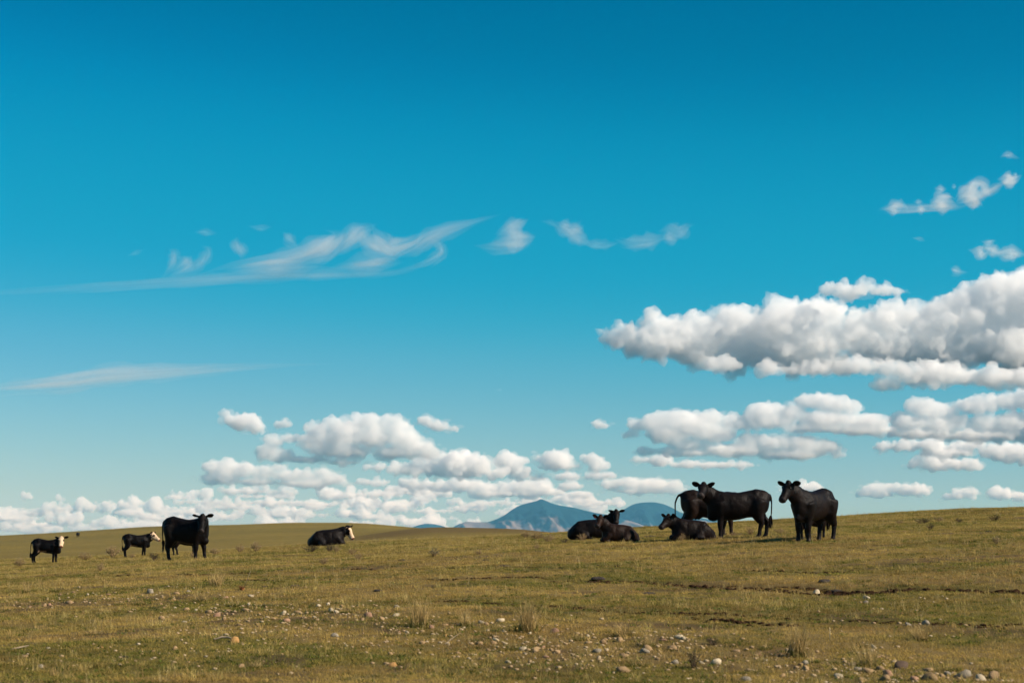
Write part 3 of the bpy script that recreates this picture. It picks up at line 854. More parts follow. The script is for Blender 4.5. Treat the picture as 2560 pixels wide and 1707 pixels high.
SH = np.array([[.41, .30, .088], [.205, .185, .043]])
def turf_tint(x, y, spread=.16):
    g = np.clip(green_patch(x, y) * .95 - .05 + rng.normal(0, .18, len(x)), 0, 1)[:, None]
    c = SH[0] * (1 - g) + SH[1] * g
    br = (1 + rng.normal(0, spread, len(x)))[:, None]
    w = sstep(.5, .75, fbm(x / 2.6, y / 1.3, 61, 3))[:, None]
    c = c * (1 - .5 * w) + np.array([.25, .155, .06]) * .5 * w
    c = c * (.62 + .72 * fbm(x / 2.3, y / 1.1, 63, 4))[:, None]
    c = c * (1 + np.outer(sstep(62, 34, y), [.10, .04, .05]))
    return np.clip(c * br, .01, .9)

def keep(x, y, fac=.98):
    _, so = rut_field(x, y)
    return rng.random(len(x)) > np.maximum(np.maximum(so * fac, bare_patch(x, y) * .7), .55 * stony(x, y))

x, y = sector(175000, 19, 120, .35)
k = keep(x, y); x, y = x[k], y[k]
P = np.stack([x, y, zg(x, y)], 1)
scatter('short_grass', [blade_mesh('turf', 24, .105, .022, .062, .0065, 1.0, 200 + i) for i in range(7)], P,
        rng.uniform(.7, 1.35, len(x)) * (1 + .5 * sstep(35, 100, y)), turf_tint(x, y), 'short grazed grass covering the pasture', 'grass')
x, y = sector(36000, 19, 130, .3)
k = keep(x, y) & (rng.random(len(x)) < .16 + 1.0 * sstep(.44, .64, fbm(x / 2.4, y / 1.6, 62, 3))); x, y = x[k], y[k]
P = np.stack([x, y, zg(x, y)], 1)
t = np.array([.45, .33, .12]) * (1 + rng.normal(0, .18, (len(x), 1))) * (1 + rng.normal(0, .04, (len(x), 3)))
scatter('dry_grass', [blade_mesh('straw', 16, .07, .06, .15, .0055, .7, 230 + i) for i in range(6)], P, rng.uniform(.55, 1.25, len(x)), np.clip(t, .02, .9), 'dry straw-coloured grass standing among the short turf', 'grass')
x, y = sector(30000, 19, 75, .1)
k = rng.random(len(x)) < green_patch(x, y) * .7 + .04 + .45 * stony(x, y) * sstep(.45, .6, fbm(x / .8, y / .8, 67, 3)); x, y = x[k], y[k]
P = np.stack([x, y, zg(x, y)], 1)
t = np.array([.10, .122, .024]) * (1 + rng.normal(0, .22, (len(x), 1)))
scatter('green_weeds', [blade_mesh('weed', 15, .085, .02, .07, .014, 1.5, 260 + i) for i in range(5)], P, rng.uniform(.6, 1.35, len(x)), np.clip(t, .015, .9), 'low green weeds in patches of the foreground turf', 'weeds')
x, y = sector(3600, 20, 110, .3)
k = rng.random(len(x)) < .2 + .9 * sstep(.5, .7, fbm(x / 3, y / 2, 66, 3)); x, y = x[k], y[k]
P = np.stack([x, y, zg(x, y)], 1)
t = np.array([.48, .365, .165]) * (1 + rng.normal(0, .15, (len(x), 1)))
scatter('grass_stalks', [blade_mesh('stalk', 4, .05, .13, .30, .006, .4, 280 + i, 3) for i in range(6)], P, rng.uniform(.6, 1.1, len(x)), np.clip(t, .02, .9), 'scattered thin dry grass stalks standing above the turf', 'grass')

# ------------------------------------------------------------------ stones
def stone_mesh(seed, flat):
    r = np.random.default_rng(seed)
    V = ICO2[0].copy()
    ph = r.uniform(0, 6, 6)
    n = sum(np.sin(V @ r.normal(0, 1.5 + .8 * q, 3) + ph[q]) for q in range(5)) * .045
    V = V * (1 + n)[:, None]
    e = r.uniform(2.1, 2.9)
    V = np.sign(V) * np.abs(V) ** (2 / e)
    V *= [1, r.uniform(.62, .9), flat * r.uniform(.9, 1.1)]
    for _ in range(9):                                       # broken faces
        n_ = r.normal(0, 1, 3); n_ /= np.linalg.norm(n_); d_ = r.uniform(.62, .86) * np.abs(V @ n_).max()
        V = V - np.outer(np.clip(V @ n_ - d_, 0, None), n_)
    me = mesh_from('stone', V, ICO2[1]); smooth(me)
    return me
sm = NT('cobble')
ob = sm.n('ObjectInfo'); tc = sm.n('TexCoord')
sn = sm.noise(2.2, tc.outputs['Object'], 6, .65); sf = sm.noise(14, tc.outputs['Object'], 4, .7)
scol = sm.mix(.8, ob.outputs['Color'], sm.mix(sn, (.45, .44, .42), (1.35, 1.32, 1.25)), 'MULTIPLY')
scol = sm.mix(sm.ramp(sf, [(.6, (0,) * 3), (.72, (.6,) * 3)]), scol, (.12, .09, .06))
sb = sm.n('BsdfPrincipled'); sb.inputs['Roughness'].default_value = .85; sb.inputs['Specular IOR Level'].default_value = .25
sm.l(scol, sb.inputs['Base Color'])
sbp = sm.n('Bump', i_Strength=.5, i_Distance=.02); sm.l(sf, sbp.inputs['Height']); sm.l(sbp.outputs[0], sb.inputs['Normal'])
sm.l(sb.outputs[0], sm.out.inputs[0])
ST_R = [stone_mesh(300 + i, .72) for i in range(6)]
ST_F = [stone_mesh(320 + i, .36) for i in range(4)]
for me in ST_R + ST_F: me.materials.append(sm.m)
SCOL = {'tan': (.37, .245, .125), 'pinkish': (.34, .20, .125), 'pale grey': (.33, .28, .21), 'whitish': (.50, .41, .28), 'dark brown': (.10, .065, .045), 'orange-tan': (.45, .25, .09)}
S_A = [(1105,490,60,'tan'),(1605,640,65,'orange-tan'),(470,378,45,'tan'),(300,400,38,'tan'),(335,390,30,'pinkish'),(205,400,25,'pinkish'),(695,680,25,'orange-tan'),(275,815,45,'pale grey'),(170,750,45,'tan'),(1275,425,48,'tan'),(1560,430,60,'tan'),(1675,430,45,'tan'),(1935,450,45,'whitish'),(1865,485,50,'tan'),(1960,505,52,'pinkish'),(2040,440,55,'tan'),(2265,430,45,'whitish'),(1640,525,45,'tan'),(1745,560,25,'whitish'),(1805,565,30,'tan'),(1950,563,25,'whitish'),(2120,550,35,'tan'),(1025,305,60,'pale grey'),(1205,315,40,'tan'),(1290,297,40,'pale grey'),(740,318,35,'pinkish'),(695,327,20,'tan'),(655,320,25,'whitish'),(600,320,25,'whitish'),(500,305,25,'tan'),(405,325,30,'pinkish'),(1195,690,40,'tan'),(1045,705,40,'tan'),(1260,510,35,'whitish'),(1275,760,30,'tan'),(1035,765,25,'whitish'),(1760,630,25,'whitish'),(1480,470,60,'pinkish'),(1530,490,45,'tan'),(1715,335,40,'whitish'),(1540,340,50,'pinkish'),(1185,355,30,'tan'),(1195,410,25,'whitish'),(40,405,30,'tan'),(1650,815,45,'tan'),(1405,745,30,'pale grey'),(330,685,25,'whitish'),(1920,655,45,'tan'),(2100,430,25,'tan'),(2180,400,38,'whitish'),(2240,390,38,'whitish'),(2300,440,38,'whitish'),(2335,400,30,'tan'),(2290,605,50,'pale grey'),(1425,440,50,'tan'),(1120,410,25,'tan'),(830,425,25,'tan'),(870,330,28,'tan'),(1100,385,26,'pinkish'),(1580,405,28,'whitish'),(1820,410,26,'tan'),(2150,470,28,'whitish'),(2070,520,30,'tan'),(1700,385,24,'whitish'),(1340,425,24,'whitish')]
S_B = [(355,460,55,'whitish'),(940,510,40,'whitish'),(970,525,40,'tan'),(1070,503,60,'whitish'),(535,652,45,'tan'),(780,723,38,'tan'),(330,805,60,'orange-tan'),(935,852,35,'whitish'),(1020,655,45,'tan'),(1040,635,50,'whitish'),(1225,697,60,'whitish'),(1310,700,60,'tan'),(1380,745,55,'pinkish'),(1455,715,55,'tan'),(1360,685,40,'pinkish'),(1355,635,45,'tan'),(1460,675,35,'tan'),(1670,600,40,'whitish'),(1665,650,55,'tan'),(1770,655,60,'tan'),(1785,625,45,'tan'),(1790,695,50,'whitish'),(1730,710,60,'pale grey'),(1885,637,65,'tan'),(2185,630,50,'pinkish'),(2290,615,60,'whitish'),(2070,695,70,'tan'),(2060,715,60,'pale grey'),(1900,845,90,'tan'),(1915,737,90,'tan'),(1120,783,40,'whitish'),(1285,785,30,'whitish'),(600,545,45,'pinkish'),(260,490,50,'tan'),(125,487,30,'tan'),(160,470,70,'pinkish'),(430,580,35,'whitish'),(370,575,45,'pinkish'),(320,545,25,'orange-tan'),(695,600,25,'orange-tan'),(930,655,45,'tan'),(15,670,30,'whitish'),(1440,575,60,'pinkish'),(1490,575,40,'tan'),(1270,585,30,'whitish'),(2240,690,60,'tan'),(2235,620,30,'whitish'),(1805,775,30,'pale grey'),(1505,765,30,'tan'),(320,725,35,'tan'),(690,530,60,'tan'),(850,527,30,'tan'),(925,797,20,'orange-tan'),(815,545,40,'whitish'),(360,405,40,'pale grey'),(230,430,30,'pale grey'),(2260,790,60,'pale grey'),(2110,835,25,'tan'),(1420,700,30,'tan'),(1850,690,34,'tan'),(1240,720,32,'pale grey'),(990,700,34,'tan'),(40,600,28,'whitish')]
S_C = [(385,705,65,'tan'),(250,790,75,'whitish'),(535,730,60,'pinkish'),(1320,680,50,'whitish'),(1085,880,100,'whitish'),(1290,845,100,'tan'),(1210,835,60,'pale grey'),(1370,830,60,'tan'),(1420,870,90,'pinkish'),(1400,905,90,'tan'),(850,793,55,'pale grey'),(680,820,35,'whitish'),(440,915,90,'pale grey'),(1000,765,30,'whitish'),(1010,798,50,'tan'),(1710,905,110,'tan'),(1930,885,110,'pale grey'),(2050,905,80,'whitish'),(2150,890,95,'tan'),(1695,835,80,'tan'),(1830,865,50,'pale grey'),(1520,820,110,'dark brown'),(860,830,60,'tan'),(930,320,70,'whitish'),(1280,350,60,'whitish'),(1270,375,40,'pale grey'),(1380,415,40,'whitish'),(1680,520,60,'pale grey'),(1560,525,60,'pale grey'),(585,775,35,'whitish'),(655,740,25,'tan'),(1250,905,80,'tan'),(20,620,40,'whitish'),(55,630,30,'tan'),(150,790,40,'whitish'),(700,880,50,'tan'),(940,850,46,'tan'),(1600,905,70,'pinkish'),(2260,905,60,'tan'),(1150,800,40,'tan'),(1460,905,60,'whitish'),(1790,880,46,'tan')]
S_D = [(2470 * 2.735, 1332 - 1370, 24, 'whitish')]
ORD = ['first', 'second', 'third', 'fourth', 'fifth', 'sixth', 'seventh', 'eighth', 'ninth', 'tenth', 'eleventh', 'twelfth']
stones = []
for x0, lst in ((0, S_A), (860, S_B), (1700, S_C)):
    for (a, b, w, c) in lst:
        stones.append((x0 + a / 2.735, 1370 + b / 2.735, w / 2.735, c))
def zone(u, v):
    if u > 1700 and v < 1580: return 'on the bare turf right of centre'
    if u > 2080: return 'in the stone heap at bottom right'
    if u > 1700: return 'near the tall straw tussock at right'
    if u > 1300: return 'in the cobble scatter right of centre'
    if u > 960: return 'between the straw tussocks at centre'
    if v > 1580: return 'alone in the grass at lower left'
    if u > 520: return 'in the stony band left of centre'
    return 'in the stony patch at the left'
FLATC = rng.random(len(stones)) < .38
kinds = {}
for i, (u, v, w, c) in enumerate(stones):
    size = 'large' if w > 24 else ('medium' if w > 14 else 'small')
    kinds.setdefault((size, c, 'flat' if FLATC[i] else 'rounded', zone(u, v)), []).append(i)
STONE_XY = []
for (size, c, shp, zn), idx in kinds.items():
    idx.sort(key=lambda i: stones[i][0])
    for k, i in enumerate(idx):
        u, v, w, _ = stones[i]
        hit = unproject(u, v, zg, 200)
        if hit is None: continue
        x, y = hit
        r = w / F * y / 2 * 1.2
        me = (ST_F if FLATC[i] else ST_R)[i % (4 if FLATC[i] else 6)]
        o = link('stone', me)
        o.location = (x, y, float(zg(np.array([x]), np.array([y]))[0]) + r * (.05 if FLATC[i] else .16))
        o.scale = (r, r, r)
        o.rotation_euler = (rng.normal(0, .18), rng.normal(0, .18), rng.uniform(0, 6.28))
        cc = np.array(SCOL[c]) * .85 * (1 + rng.normal(0, .1))
        o.color = (*cc, 1)
        lab = '%s %s %s stone %s' % (size, c, shp, zn)
        if len(idx) > 1: lab += ', %s such from left' % ORD[k]
        tag(o, lab, 'stone', 'cobbles lying in the foreground grass')
        STONE_XY.append((x, y, r))
# gravel and pebbles too small to pick apart
PV, PF = ico(1)
pv_, pf_, n0 = [], [], 0
SX = np.array(STONE_XY)
n_p = 2300
pk = SX[rng.integers(0, len(SX), n_p)]
psp = .25 + .012 * pk[:, 1]
pxs = pk[:, 0] + rng.normal(0, 1, n_p) * psp * 1.1; pys = np.maximum(pk[:, 1] + rng.normal(0, 1, n_p) * psp * 1.6, 18)
pz = zg(pxs, pys)
for x, y, z in zip(pxs, pys, pz):
    r = .010 + .026 * rng.random() ** 2.2
    pv_.append(PV * [r * rng.uniform(.8, 1.4), r, r * .6] + [x, y, z + r * .35]); pf_.append(PF + n0); n0 += len(PV)
pme = mesh_from('pebbles', np.vstack(pv_), np.vstack(pf_)); smooth(pme)
pm = NT('pebble_stone'); pp = pm.n('NewGeometry').outputs['Position']
pcol = pm.ramp(pm.noise(2.5, pp, 3), [(.3, (.22, .145, .077)), (.5, (.35, .25, .145)), (.72, (.43, .35, .24))])
pb = pm.n('BsdfDiffuse'); pm.l(pcol, pb.inputs[0]); pm.l(pb.outputs[0], pm.out.inputs[0])
tag(link('pebbles', pme, pm.m), 'small pebbles strewn among the stones of the foreground', 'pebbles', None, 'stuff')

# ------------------------------------------------------------------ clods of dark soil along the ruts
cv_, cf_, n0 = [], [], 0
for Q, w, dep, bare in _rut_pts:
    L = np.linalg.norm(np.diff(Q, axis=0), axis=1).sum()
    n_c = int(L * 55 * bare)
    bq = Q[rng.integers(0, len(Q), n_c)]
    cx_ = bq[:, 0] + rng.normal(0, .1, n_c); cy2 = bq[:, 1] + rng.normal(0, 1, n_c) * w * .9
    cz_ = z_base(cx_, cy2) - dep * .5
    for x, y, z in zip(cx_, cy2, cz_):
        r = rng.uniform(.015, .055) * (.5 + .7 * bare)
        cv_.append(PV * [r * 1.3, r, r * .7] * (1 + rng.normal(0, .18, (len(PV), 1))) + [x, y, z + r * .3]); cf_.append(PF + n0); n0 += len(PV)
cm = NT('dark_soil'); cp = cm.n('NewGeometry').outputs['Position']
cb = cm.n('BsdfDiffuse'); cm.l(cm.mix(cm.noise(4, cp), (.014, .008, .005), (.05, .028, .015)), cb.inputs[0]); cm.l(cb.outputs[0], cm.out.inputs[0])
tag(link('soil_clods', mesh_from('soil_clods', np.vstack(cv_), np.vstack(cf_)), cm.m), 'dark crumbled clods of earth along the cattle ruts', 'soil', None, 'stuff')

# ------------------------------------------------------------------ cow pats
dm = NT('dry_dung'); dt = dm.n('TexCoord').outputs['Object']
db = dm.n('BsdfPrincipled'); db.inputs['Roughness'].default_value = .8
dm.l(dm.mix(dm.noise(6, dt, 4), (.012, .008, .005), (.05, .030, .017)), db.inputs['Base Color'])
dbp = dm.n('Bump', i_Strength=.8, i_Distance=.05); dm.l(dm.noise(9, dt, 5), dbp.inputs['Height']); dm.l(dbp.outputs[0], db.inputs['Normal'])
dm.l(db.outputs[0], dm.out.inputs[0])
def pat_mesh(seed):
    r = np.random.default_rng(seed); V = []; m = 18; ph = r.uniform(0, 6, 4)
    rings = [(1.0, 0.0), (.97, .16), (.82, .30), (.6, .36), (.35, .33), (.12, .40)]
    for (q, h) in rings:
        for j in range(m):
            a = 2 * PI * j / m
            k = 1 + .14 * math.sin(2 * a + ph[0]) + .09 * math.sin(3 * a + ph[1]) + .06 * math.sin(5 * a + ph[2] + q * 3)
            V.append((q * k * math.cos(a), q * k * math.sin(a), h * (1 + .2 * math.sin(3 * a + ph[3] + q * 5))))
    Fc = [(i * m + j, i * m + (j + 1) % m, (i + 1) * m + (j + 1) % m, (i + 1) * m + j) for i in range(len(rings) - 1) for j in range(m)]
    Fc.append(tuple(range((len(rings) - 1) * m, len(rings) * m)))
    me = mesh_from('cow_pat', V, Fc); smooth(me); me.materials.append(dm.m)
    return me
PATS = [pat_mesh(400 + i) for i in range(4)]
PAT_POS = [(1260, 1417, 26, 'dark cow pat in the turf below the sagebrush at centre'), (1496, 1447, 34, 'dark lumpy cow pat at the left end of the long rut'), (1620, 1485, 30, 'black cow pat below the lying calf, on twiggy turf'),
           (945, 1477, 24, 'flat brown cow pat left of centre below the lying white-faced calf'), (738, 1465, 22, 'thin flat cow pat right of the reddish weed'), (663, 1467, 18, 'small cow pat between reddish weed and thin flat pat'),
           (44, 1603, 24, 'dark cow pat at the lower left edge'), (311, 1642, 22, 'small dark red-brown cow pat at bottom left'), (2062, 1454, 36, 'low mound of dung just above the long rut'),
           (2090, 1480, 34, 'dark dung heap on the lower edge of the long rut'), (2376, 1394, 11, 'small black lump on the slope at far right'), (1626, 1342, 26, 'dark cow pat between the two groups of lying calves'),
           (2440, 1309, 16, 'black cow pat high on the right slope'), (2472, 1330, 16, 'brown cow pat below the black one high on the right slope'), (2180, 1374, 16, 'cow pat on the turf right of the standing cow'), (1005, 1400, 16, 'tiny cow pat between the lying calf and the greenish shrub'), (2462, 1275, 14, 'dark rounded lump on the right skyline'), (1215, 1400, 15, 'tiny cow pat under the small pale shrub at centre')]
for i, (u, v, w, lab) in enumerate(PAT_POS):
    hit = unproject(u, v, zg, 200) or unproject(u, v + 2.5, zg, 200)
    if hit is None: continue
    x, y = hit; r = w / F * y / 2 * 1.1
    o = link('cow_pat', PATS[i % 4]); o.location = (x, y, float(zg(np.array([x]), np.array([y]))[0]) - .005); o.scale = (r, r * .9, min(r * .8, .12) * 1.1); o.rotation_euler = (0, 0, i * 1.7)
    tag(o, lab, 'cow pat', 'cow pats on the pasture')

# ------------------------------------------------------------------ shrubs, tussocks and weeds
def shrub_mesh(seed, leafy, h=1.0):
    r = np.random.default_rng(seed); V, Fc, mi = [], [], []
    def tri_tube(p, q, a, b):
        d = q - p; d = d / (np.linalg.norm(d) + 1e-9)
        s = np.cross(d, [0.3, .2, 1]); s /= np.linalg.norm(s) + 1e-9; t = np.cross(d, s); i = len(V)
        for c, w in ((p, a), (q, b)):
            for k in range(3):
                an = k * 2.094; V.append(c + (s * math.cos(an) + t * math.sin(an)) * w)
        for k in range(3): Fc.append((i + k, i + (k + 1) % 3, i + 3 + (k + 1) % 3, i + 3 + k)); mi.append(0)
    for b in range(34):
        a = r.uniform(0, 2 * PI); q = math.sqrt(r.uniform(0, 1))
        p0 = np.array([math.cos(a) * .12 * q, math.sin(a) * .12 * q, 0])
        out = r.uniform(.25, 1.0); top = np.array([math.cos(a) * .62 * out, math.sin(a) * .62 * out, r.uniform(.35, 1.0) * (1.1 - .45 * out) * h])
        mid = (p0 + top) / 2 + np.array([r.normal(0, .06), r.normal(0, .06), .10])
        tri_tube(p0, mid, .016, .011); tri_tube(mid, top, .011, .005)
        for s_ in range(7):
            t = r.uniform(.25, 1); base = (1 - t) * mid + t * top if t > .3 else mid
            e = base + np.array([r.normal(0, .10), r.normal(0, .10), r.uniform(.0, .14) * h])
            tri_tube(base, e, .007, .004)
            for l in range(leafy):
                c = base + (e - base) * r.uniform(.3, 1.05) + r.normal(0, .012, 3)
                d1 = r.normal(0, 1, 3); d1 /= np.linalg.norm(d1); d2 = np.cross(d1, r.normal(0, 1, 3)); d2 /= np.linalg.norm(d2) + 1e-9
                L_, W_ = r.uniform(.02, .05), r.uniform(.008, .018); i = len(V)
                V.extend([c - d1 * L_ * .5, c + d2 * W_, c + d1 * L_, c - d2 * W_]); Fc.append((i, i + 1, i + 2, i + 3)); mi.append(1)
    me = mesh_from('shrub', np.array(V), Fc)
    me.polygons.foreach_set('material_index', mi); me.update()
    return me
def plain(name, c0, c1, trans=0.0, scale=8):
    m = NT(name); c = m.mix(m.noise(scale, m.n('TexCoord').outputs['Object'], 3), c0, c1)
    d = m.n('BsdfDiffuse'); m.l(c, d.inputs[0])
    if trans:
        t = m.n('BsdfTranslucent'); m.l(c, t.inputs[0]); x = m.n('MixShader', i_0=trans); m.l(d.outputs[0], x.inputs[1]); m.l(t.outputs[0], x.inputs[2]); m.l(x.outputs[0], m.out.inputs[0])
    else: m.l(d.outputs[0], m.out.inputs[0])
    return m.m
TWIG = plain('grey_twig', (.17, .105, .05), (.34, .235, .13))
TWIG_D = plain('dark_twig', (.07, .045, .03), (.16, .11, .075))
SAGE = plain('sage_leaf', (.30, .225, .10), (.50, .385, .20), .25)
DARKLEAF = plain('dark_leaf', (.045, .05, .022), (.10, .10, .05), .2)
GREYGREEN = plain('grey_green_leaf', (.13, .14, .08), (.25, .25, .16), .25)
SHR = {}
for kind, (tw, lf, leafy) in {'pale': (TWIG, SAGE, 4), 'dark': (TWIG_D, DARKLEAF, 4), 'green': (TWIG, GREYGREEN, 5), 'bare': (TWIG, SAGE, 1)}.items():
    SHR[kind] = []
    for i in range(3):
        me = shrub_mesh(500 + i + len(SHR) * 10, leafy); me.materials.append(tw); me.materials.append(lf); SHR[kind].append(me)
SHRUBS = [(283, 1392, 46, 30, 'pale', 'pale twiggy sagebrush below the calf facing right'), (212, 1400, 40, 22, 'pale', 'pale low sagebrush between the two white-faced standing calves'), (251, 1427, 26, 24, 'bare', 'small bare grey shrub alone on the turf at left'),
  (384, 1401, 36, 24, 'dark', 'dark shrub in the shadow of the left cow'), (50, 1416, 34, 24, 'pale', 'pale shrub at the left edge, left of the calf'), (329, 1395, 26, 14, 'bare', 'thin low shrub by the front feet of the calf facing right'),
  (538, 1386, 36, 18, 'pale', 'pale shrub just right of the left cow'), (482, 1393, 22, 16, 'bare', 'thin weed shrub beneath the left cow'), (600, 1380, 30, 24, 'pale', 'upright pale shrub, left of a pair right of the left cow'), (641, 1378, 34, 26, 'pale', 'upright pale shrub, right of a pair right of the left cow'),
  (776, 1380, 44, 20, 'dark', 'dark low shrub at the rump of the lying white-faced calf'), (824, 1378, 34, 22, 'dark', 'dark shrub in front of the lying white-faced calf'), (842, 1380, 26, 18, 'pale', 'pale shrub in front of the lying white-faced calf'), (881, 1386, 36, 18, 'bare', 'thin pale shrub right of the lying white-faced calf'), (809, 1410, 34, 20, 'bare', 'thin pale shrub on the turf below the lying white-faced calf'), (897, 1398, 34, 20, 'bare', 'thin grey shrub below and right of the lying white-faced calf'),
  (1085, 1391, 36, 26, 'green', 'grey-green shrub alone on the turf left of centre'), (1196, 1386, 26, 14, 'bare', 'small thin shrub left of the big sagebrush'), (1316, 1344, 38, 18, 'pale', 'left clump of the big sagebrush below the mountain'), (1342, 1348, 46, 22, 'pale', 'middle clump of the big sagebrush below the mountain'), (1372, 1354, 46, 24, 'pale', 'right clump of the big sagebrush below the mountain'), (1342, 1372, 22, 16, 'bare', 'small grey shrub below the big sagebrush'), (1411, 1357, 22, 14, 'dark', 'small dark weed between the sagebrush and the lying cow'),
  (1455, 1352, 34, 22, 'bare', 'dry weeds in front of the lying cow of the pair'), (1834, 1340, 24, 14, 'bare', 'dry weed under the belly of the middle cow'), (1877, 1336, 34, 22, 'bare', 'thin pale shrub by the hind legs of the middle cow'), (1950, 1332, 36, 16, 'pale', 'pale low shrub between the middle cow and the right cow'), (1706, 1352, 30, 20, 'bare', 'dry weeds in front of the lying calf with its head turned left'),
  (2306, 1309, 44, 16, 'dark', 'dark spreading shrub on the right slope'), (2350, 1304, 30, 16, 'pale', 'pale shrub right of the dark spreading shrub'), (2398, 1306, 26, 14, 'dark', 'small dark shrub near the right skyline'), (2326, 1324, 22, 18, 'dark', 'upright dark weed on the right slope'), (2492, 1360, 26, 26, 'pale', 'pale upright shrub near the right edge'), (2250, 1310, 24, 12, 'pale', 'small pale shrub on the right slope, nearest the right cow'), (2486, 1301, 36, 16, 'dark', 'low dark shrub under the skyline near the right edge'),
  (1735, 1668, 44, 50, 'dark', 'brown upright weed among the stones right of centre'), (1782, 1612, 46, 24, 'dark', 'dark leafy weed left of the tall straw tussock')]
for i, (u, v, w, h, kind, lab) in enumerate(SHRUBS):
    hit = unproject(u, v, zg, 200)
    if hit is None: continue
    x, y = hit; r = w / F * y / 1.25 * .95; hh = h / F * y * 1.05
    o = link('shrub', SHR[kind][i % 3]); o.location = (x, y, float(zg(np.array([x]), np.array([y]))[0]) - .01); o.scale = (r, r, hh); o.rotation_euler = (0, 0, i * 2.1)
    tag(o, lab, 'shrub', 'shrubs scattered over the pasture')

STRAW = plain('tussock_straw', (.37, .255, .095), (.52, .38, .17), .3, 5)
TGREEN = plain('tussock_green', (.085, .085, .020), (.17, .155, .04), .3, 5)
def tussock_mesh(seed, straw, green, lean):
    a = blade_mesh('a', green + 40, .34, .10, .38, .026, 1.0, seed, 3)
    b = blade_mesh('b', straw, .24, .5, 1.05, .016, lean, seed + 1, 4)
    n = len(a.vertices); na = len(a.polygons)
    V = [v.co[:] for v in a.vertices] + [v.co[:] for v in b.vertices]
    Fc = [tuple(p.vertices) for p in a.polygons] + [tuple(q + n for q in p.vertices) for p in b.polygons]
    me = mesh_from('tussock', V, Fc); me.materials.append(TGREEN); me.materials.append(STRAW)
    me.polygons.foreach_set('material_index', [0] * na + [1] * (len(Fc) - na)); me.update()
    return me
TUS = {'straw': [tussock_mesh(600 + i * 5, 150, 60, .55) for i in range(3)], 'green': [tussock_mesh(640 + i * 5, 22, 190, .6) for i in range(3)], 'mixed': [tussock_mesh(660 + i * 5, 80, 110, .6) for i in range(2)]}
TUSS = [(1050, 1566, 80, 84, 'straw', 'tall straw grass tussock left of the central stones'), (1166, 1563, 60, 44, 'mixed', 'short brown tussock between the two straw tussocks at centre'), (1318, 1578, 100, 88, 'straw', 'broad straw tussock with green base at centre'), (1620, 1616, 66, 44, 'mixed', 'dull tussock right of the central cobbles'), (1994, 1642, 92, 108, 'straw', 'tallest windblown straw tussock at lower right'), (2172, 1664, 84, 60, 'mixed', 'dark green tussock in front of the stone heap'),
  (66, 1483, 40, 34, 'mixed', 'dark tussock at the left edge'), (137, 1480, 40, 26, 'green', 'green tussock right of the dark one at the left edge'), (541, 1466, 70, 44, 'straw', 'thin straw grass left of the reddish weed'), (345, 1512, 58, 26, 'green', 'green grass clump in the left stony patch'), (588, 1515, 66, 26, 'green', 'dark green grass clump in the stony band'), (505, 1502, 80, 26, 'mixed', 'olive grass clump beside the dark green one'), (300, 1512, 40, 20, 'green', 'small dark grass clump at left'),
  (1915, 1622, 60, 28, 'green', 'bright green clump left of the tallest tussock'), (2380, 1676, 56, 26, 'green', 'bright green clump at bottom right'), (1883, 1684, 90, 36, 'green', 'broad green weed patch at the bottom right of centre'), (2480, 1676, 70, 28, 'green', 'green clump near the bottom right corner'), (1591, 1666, 90, 34, 'green', 'green weed clump below the cobble scatter'), (1447, 1600, 54, 32, 'green', 'green clump above the cobble scatter'), (1282, 1625, 60, 28, 'green', 'green clump among the central stones'), (1000, 1660, 50, 24, 'green', 'green clump at the bottom, left of the pale stone'), (940, 1690, 40, 20, 'green', 'small green clump at the bottom edge'), (640, 1668, 60, 26, 'mixed', 'dull tuft at the bottom left of centre'), (975, 1590, 60, 22, 'green', 'low green clump below the left straw tussock'), (1188, 1602, 46, 20, 'green', 'dark green clump with a dead stick'), (2030, 1655, 70, 28, 'green', 'dark green growth at the foot of the tallest tussock'), (870, 1530, 60, 18, 'green', 'low green clump in the stony band'), (235, 1585, 70, 16, 'mixed', 'low dull tuft at lower left'), (2300, 1600, 90, 50, 'straw', 'thin pale straw grass at right'), (1560, 1590, 80, 40, 'straw', 'thin straw grass above the cobbles')]
for i, (u, v, w, h, kind, lab) in enumerate(TUSS):
    hit = unproject(u, v, zg, 200)
    if hit is None: continue
    x, y = hit; r = w / F * y / .95; hh = h / F * y / (.95 if kind == 'straw' else .8)
    o = link('grass_tussock', TUS[kind][i % len(TUS[kind])]); o.location = (x, y, float(zg(np.array([x]), np.array([y]))[0]) - .01); o.scale = (r, r * .8, hh); o.rotation_euler = (0, 0, i * 1.3)
    tag(o, lab, 'tussock', 'taller grass clumps in the foreground')

# a reddish dead weed, a pale stick and a dead branch
def stick(name, pts, rad, mat, lab, cat):
    P = [Vector(p) for p in pts]; V, Fc, m = [], [], 6
    for i, p in enumerate(P):
        t = (P[min(i + 1, len(P) - 1)] - P[max(i - 1, 0)]).normalized(); s = t.cross(Vector((.2, .3, 1))).normalized(); b = t.cross(s)
        for j in range(m):
            a = 2 * PI * j / m; V.append(p + (s * math.cos(a) + b * math.sin(a)) * rad[i])
    c0 = P[0]; V = [v - c0 for v in V]
    Fc = [(i * m + j, i * m + (j + 1) % m, (i + 1) * m + (j + 1) % m, (i + 1) * m + j) for i in range(len(P) - 1) for j in range(m)] + [tuple(range(m - 1, -1, -1)), tuple(range((len(P) - 1) * m, len(P) * m))]
    me = mesh_from(name, V, Fc); smooth(me)
    return tag(link(name, me, mat, None, c0), lab, cat)
def gp(u, v, h=0.0):
    x, y = unproject(u, v, zg, 200); return (x, y, float(zg(np.array([x]), np.array([y]))[0]) + h)
DEADWOOD = plain('dead_wood', (.20, .15, .10), (.34, .27, .19))
RUST = plain('rust_weed', (.16, .055, .028), (.28, .11, .05), .2)
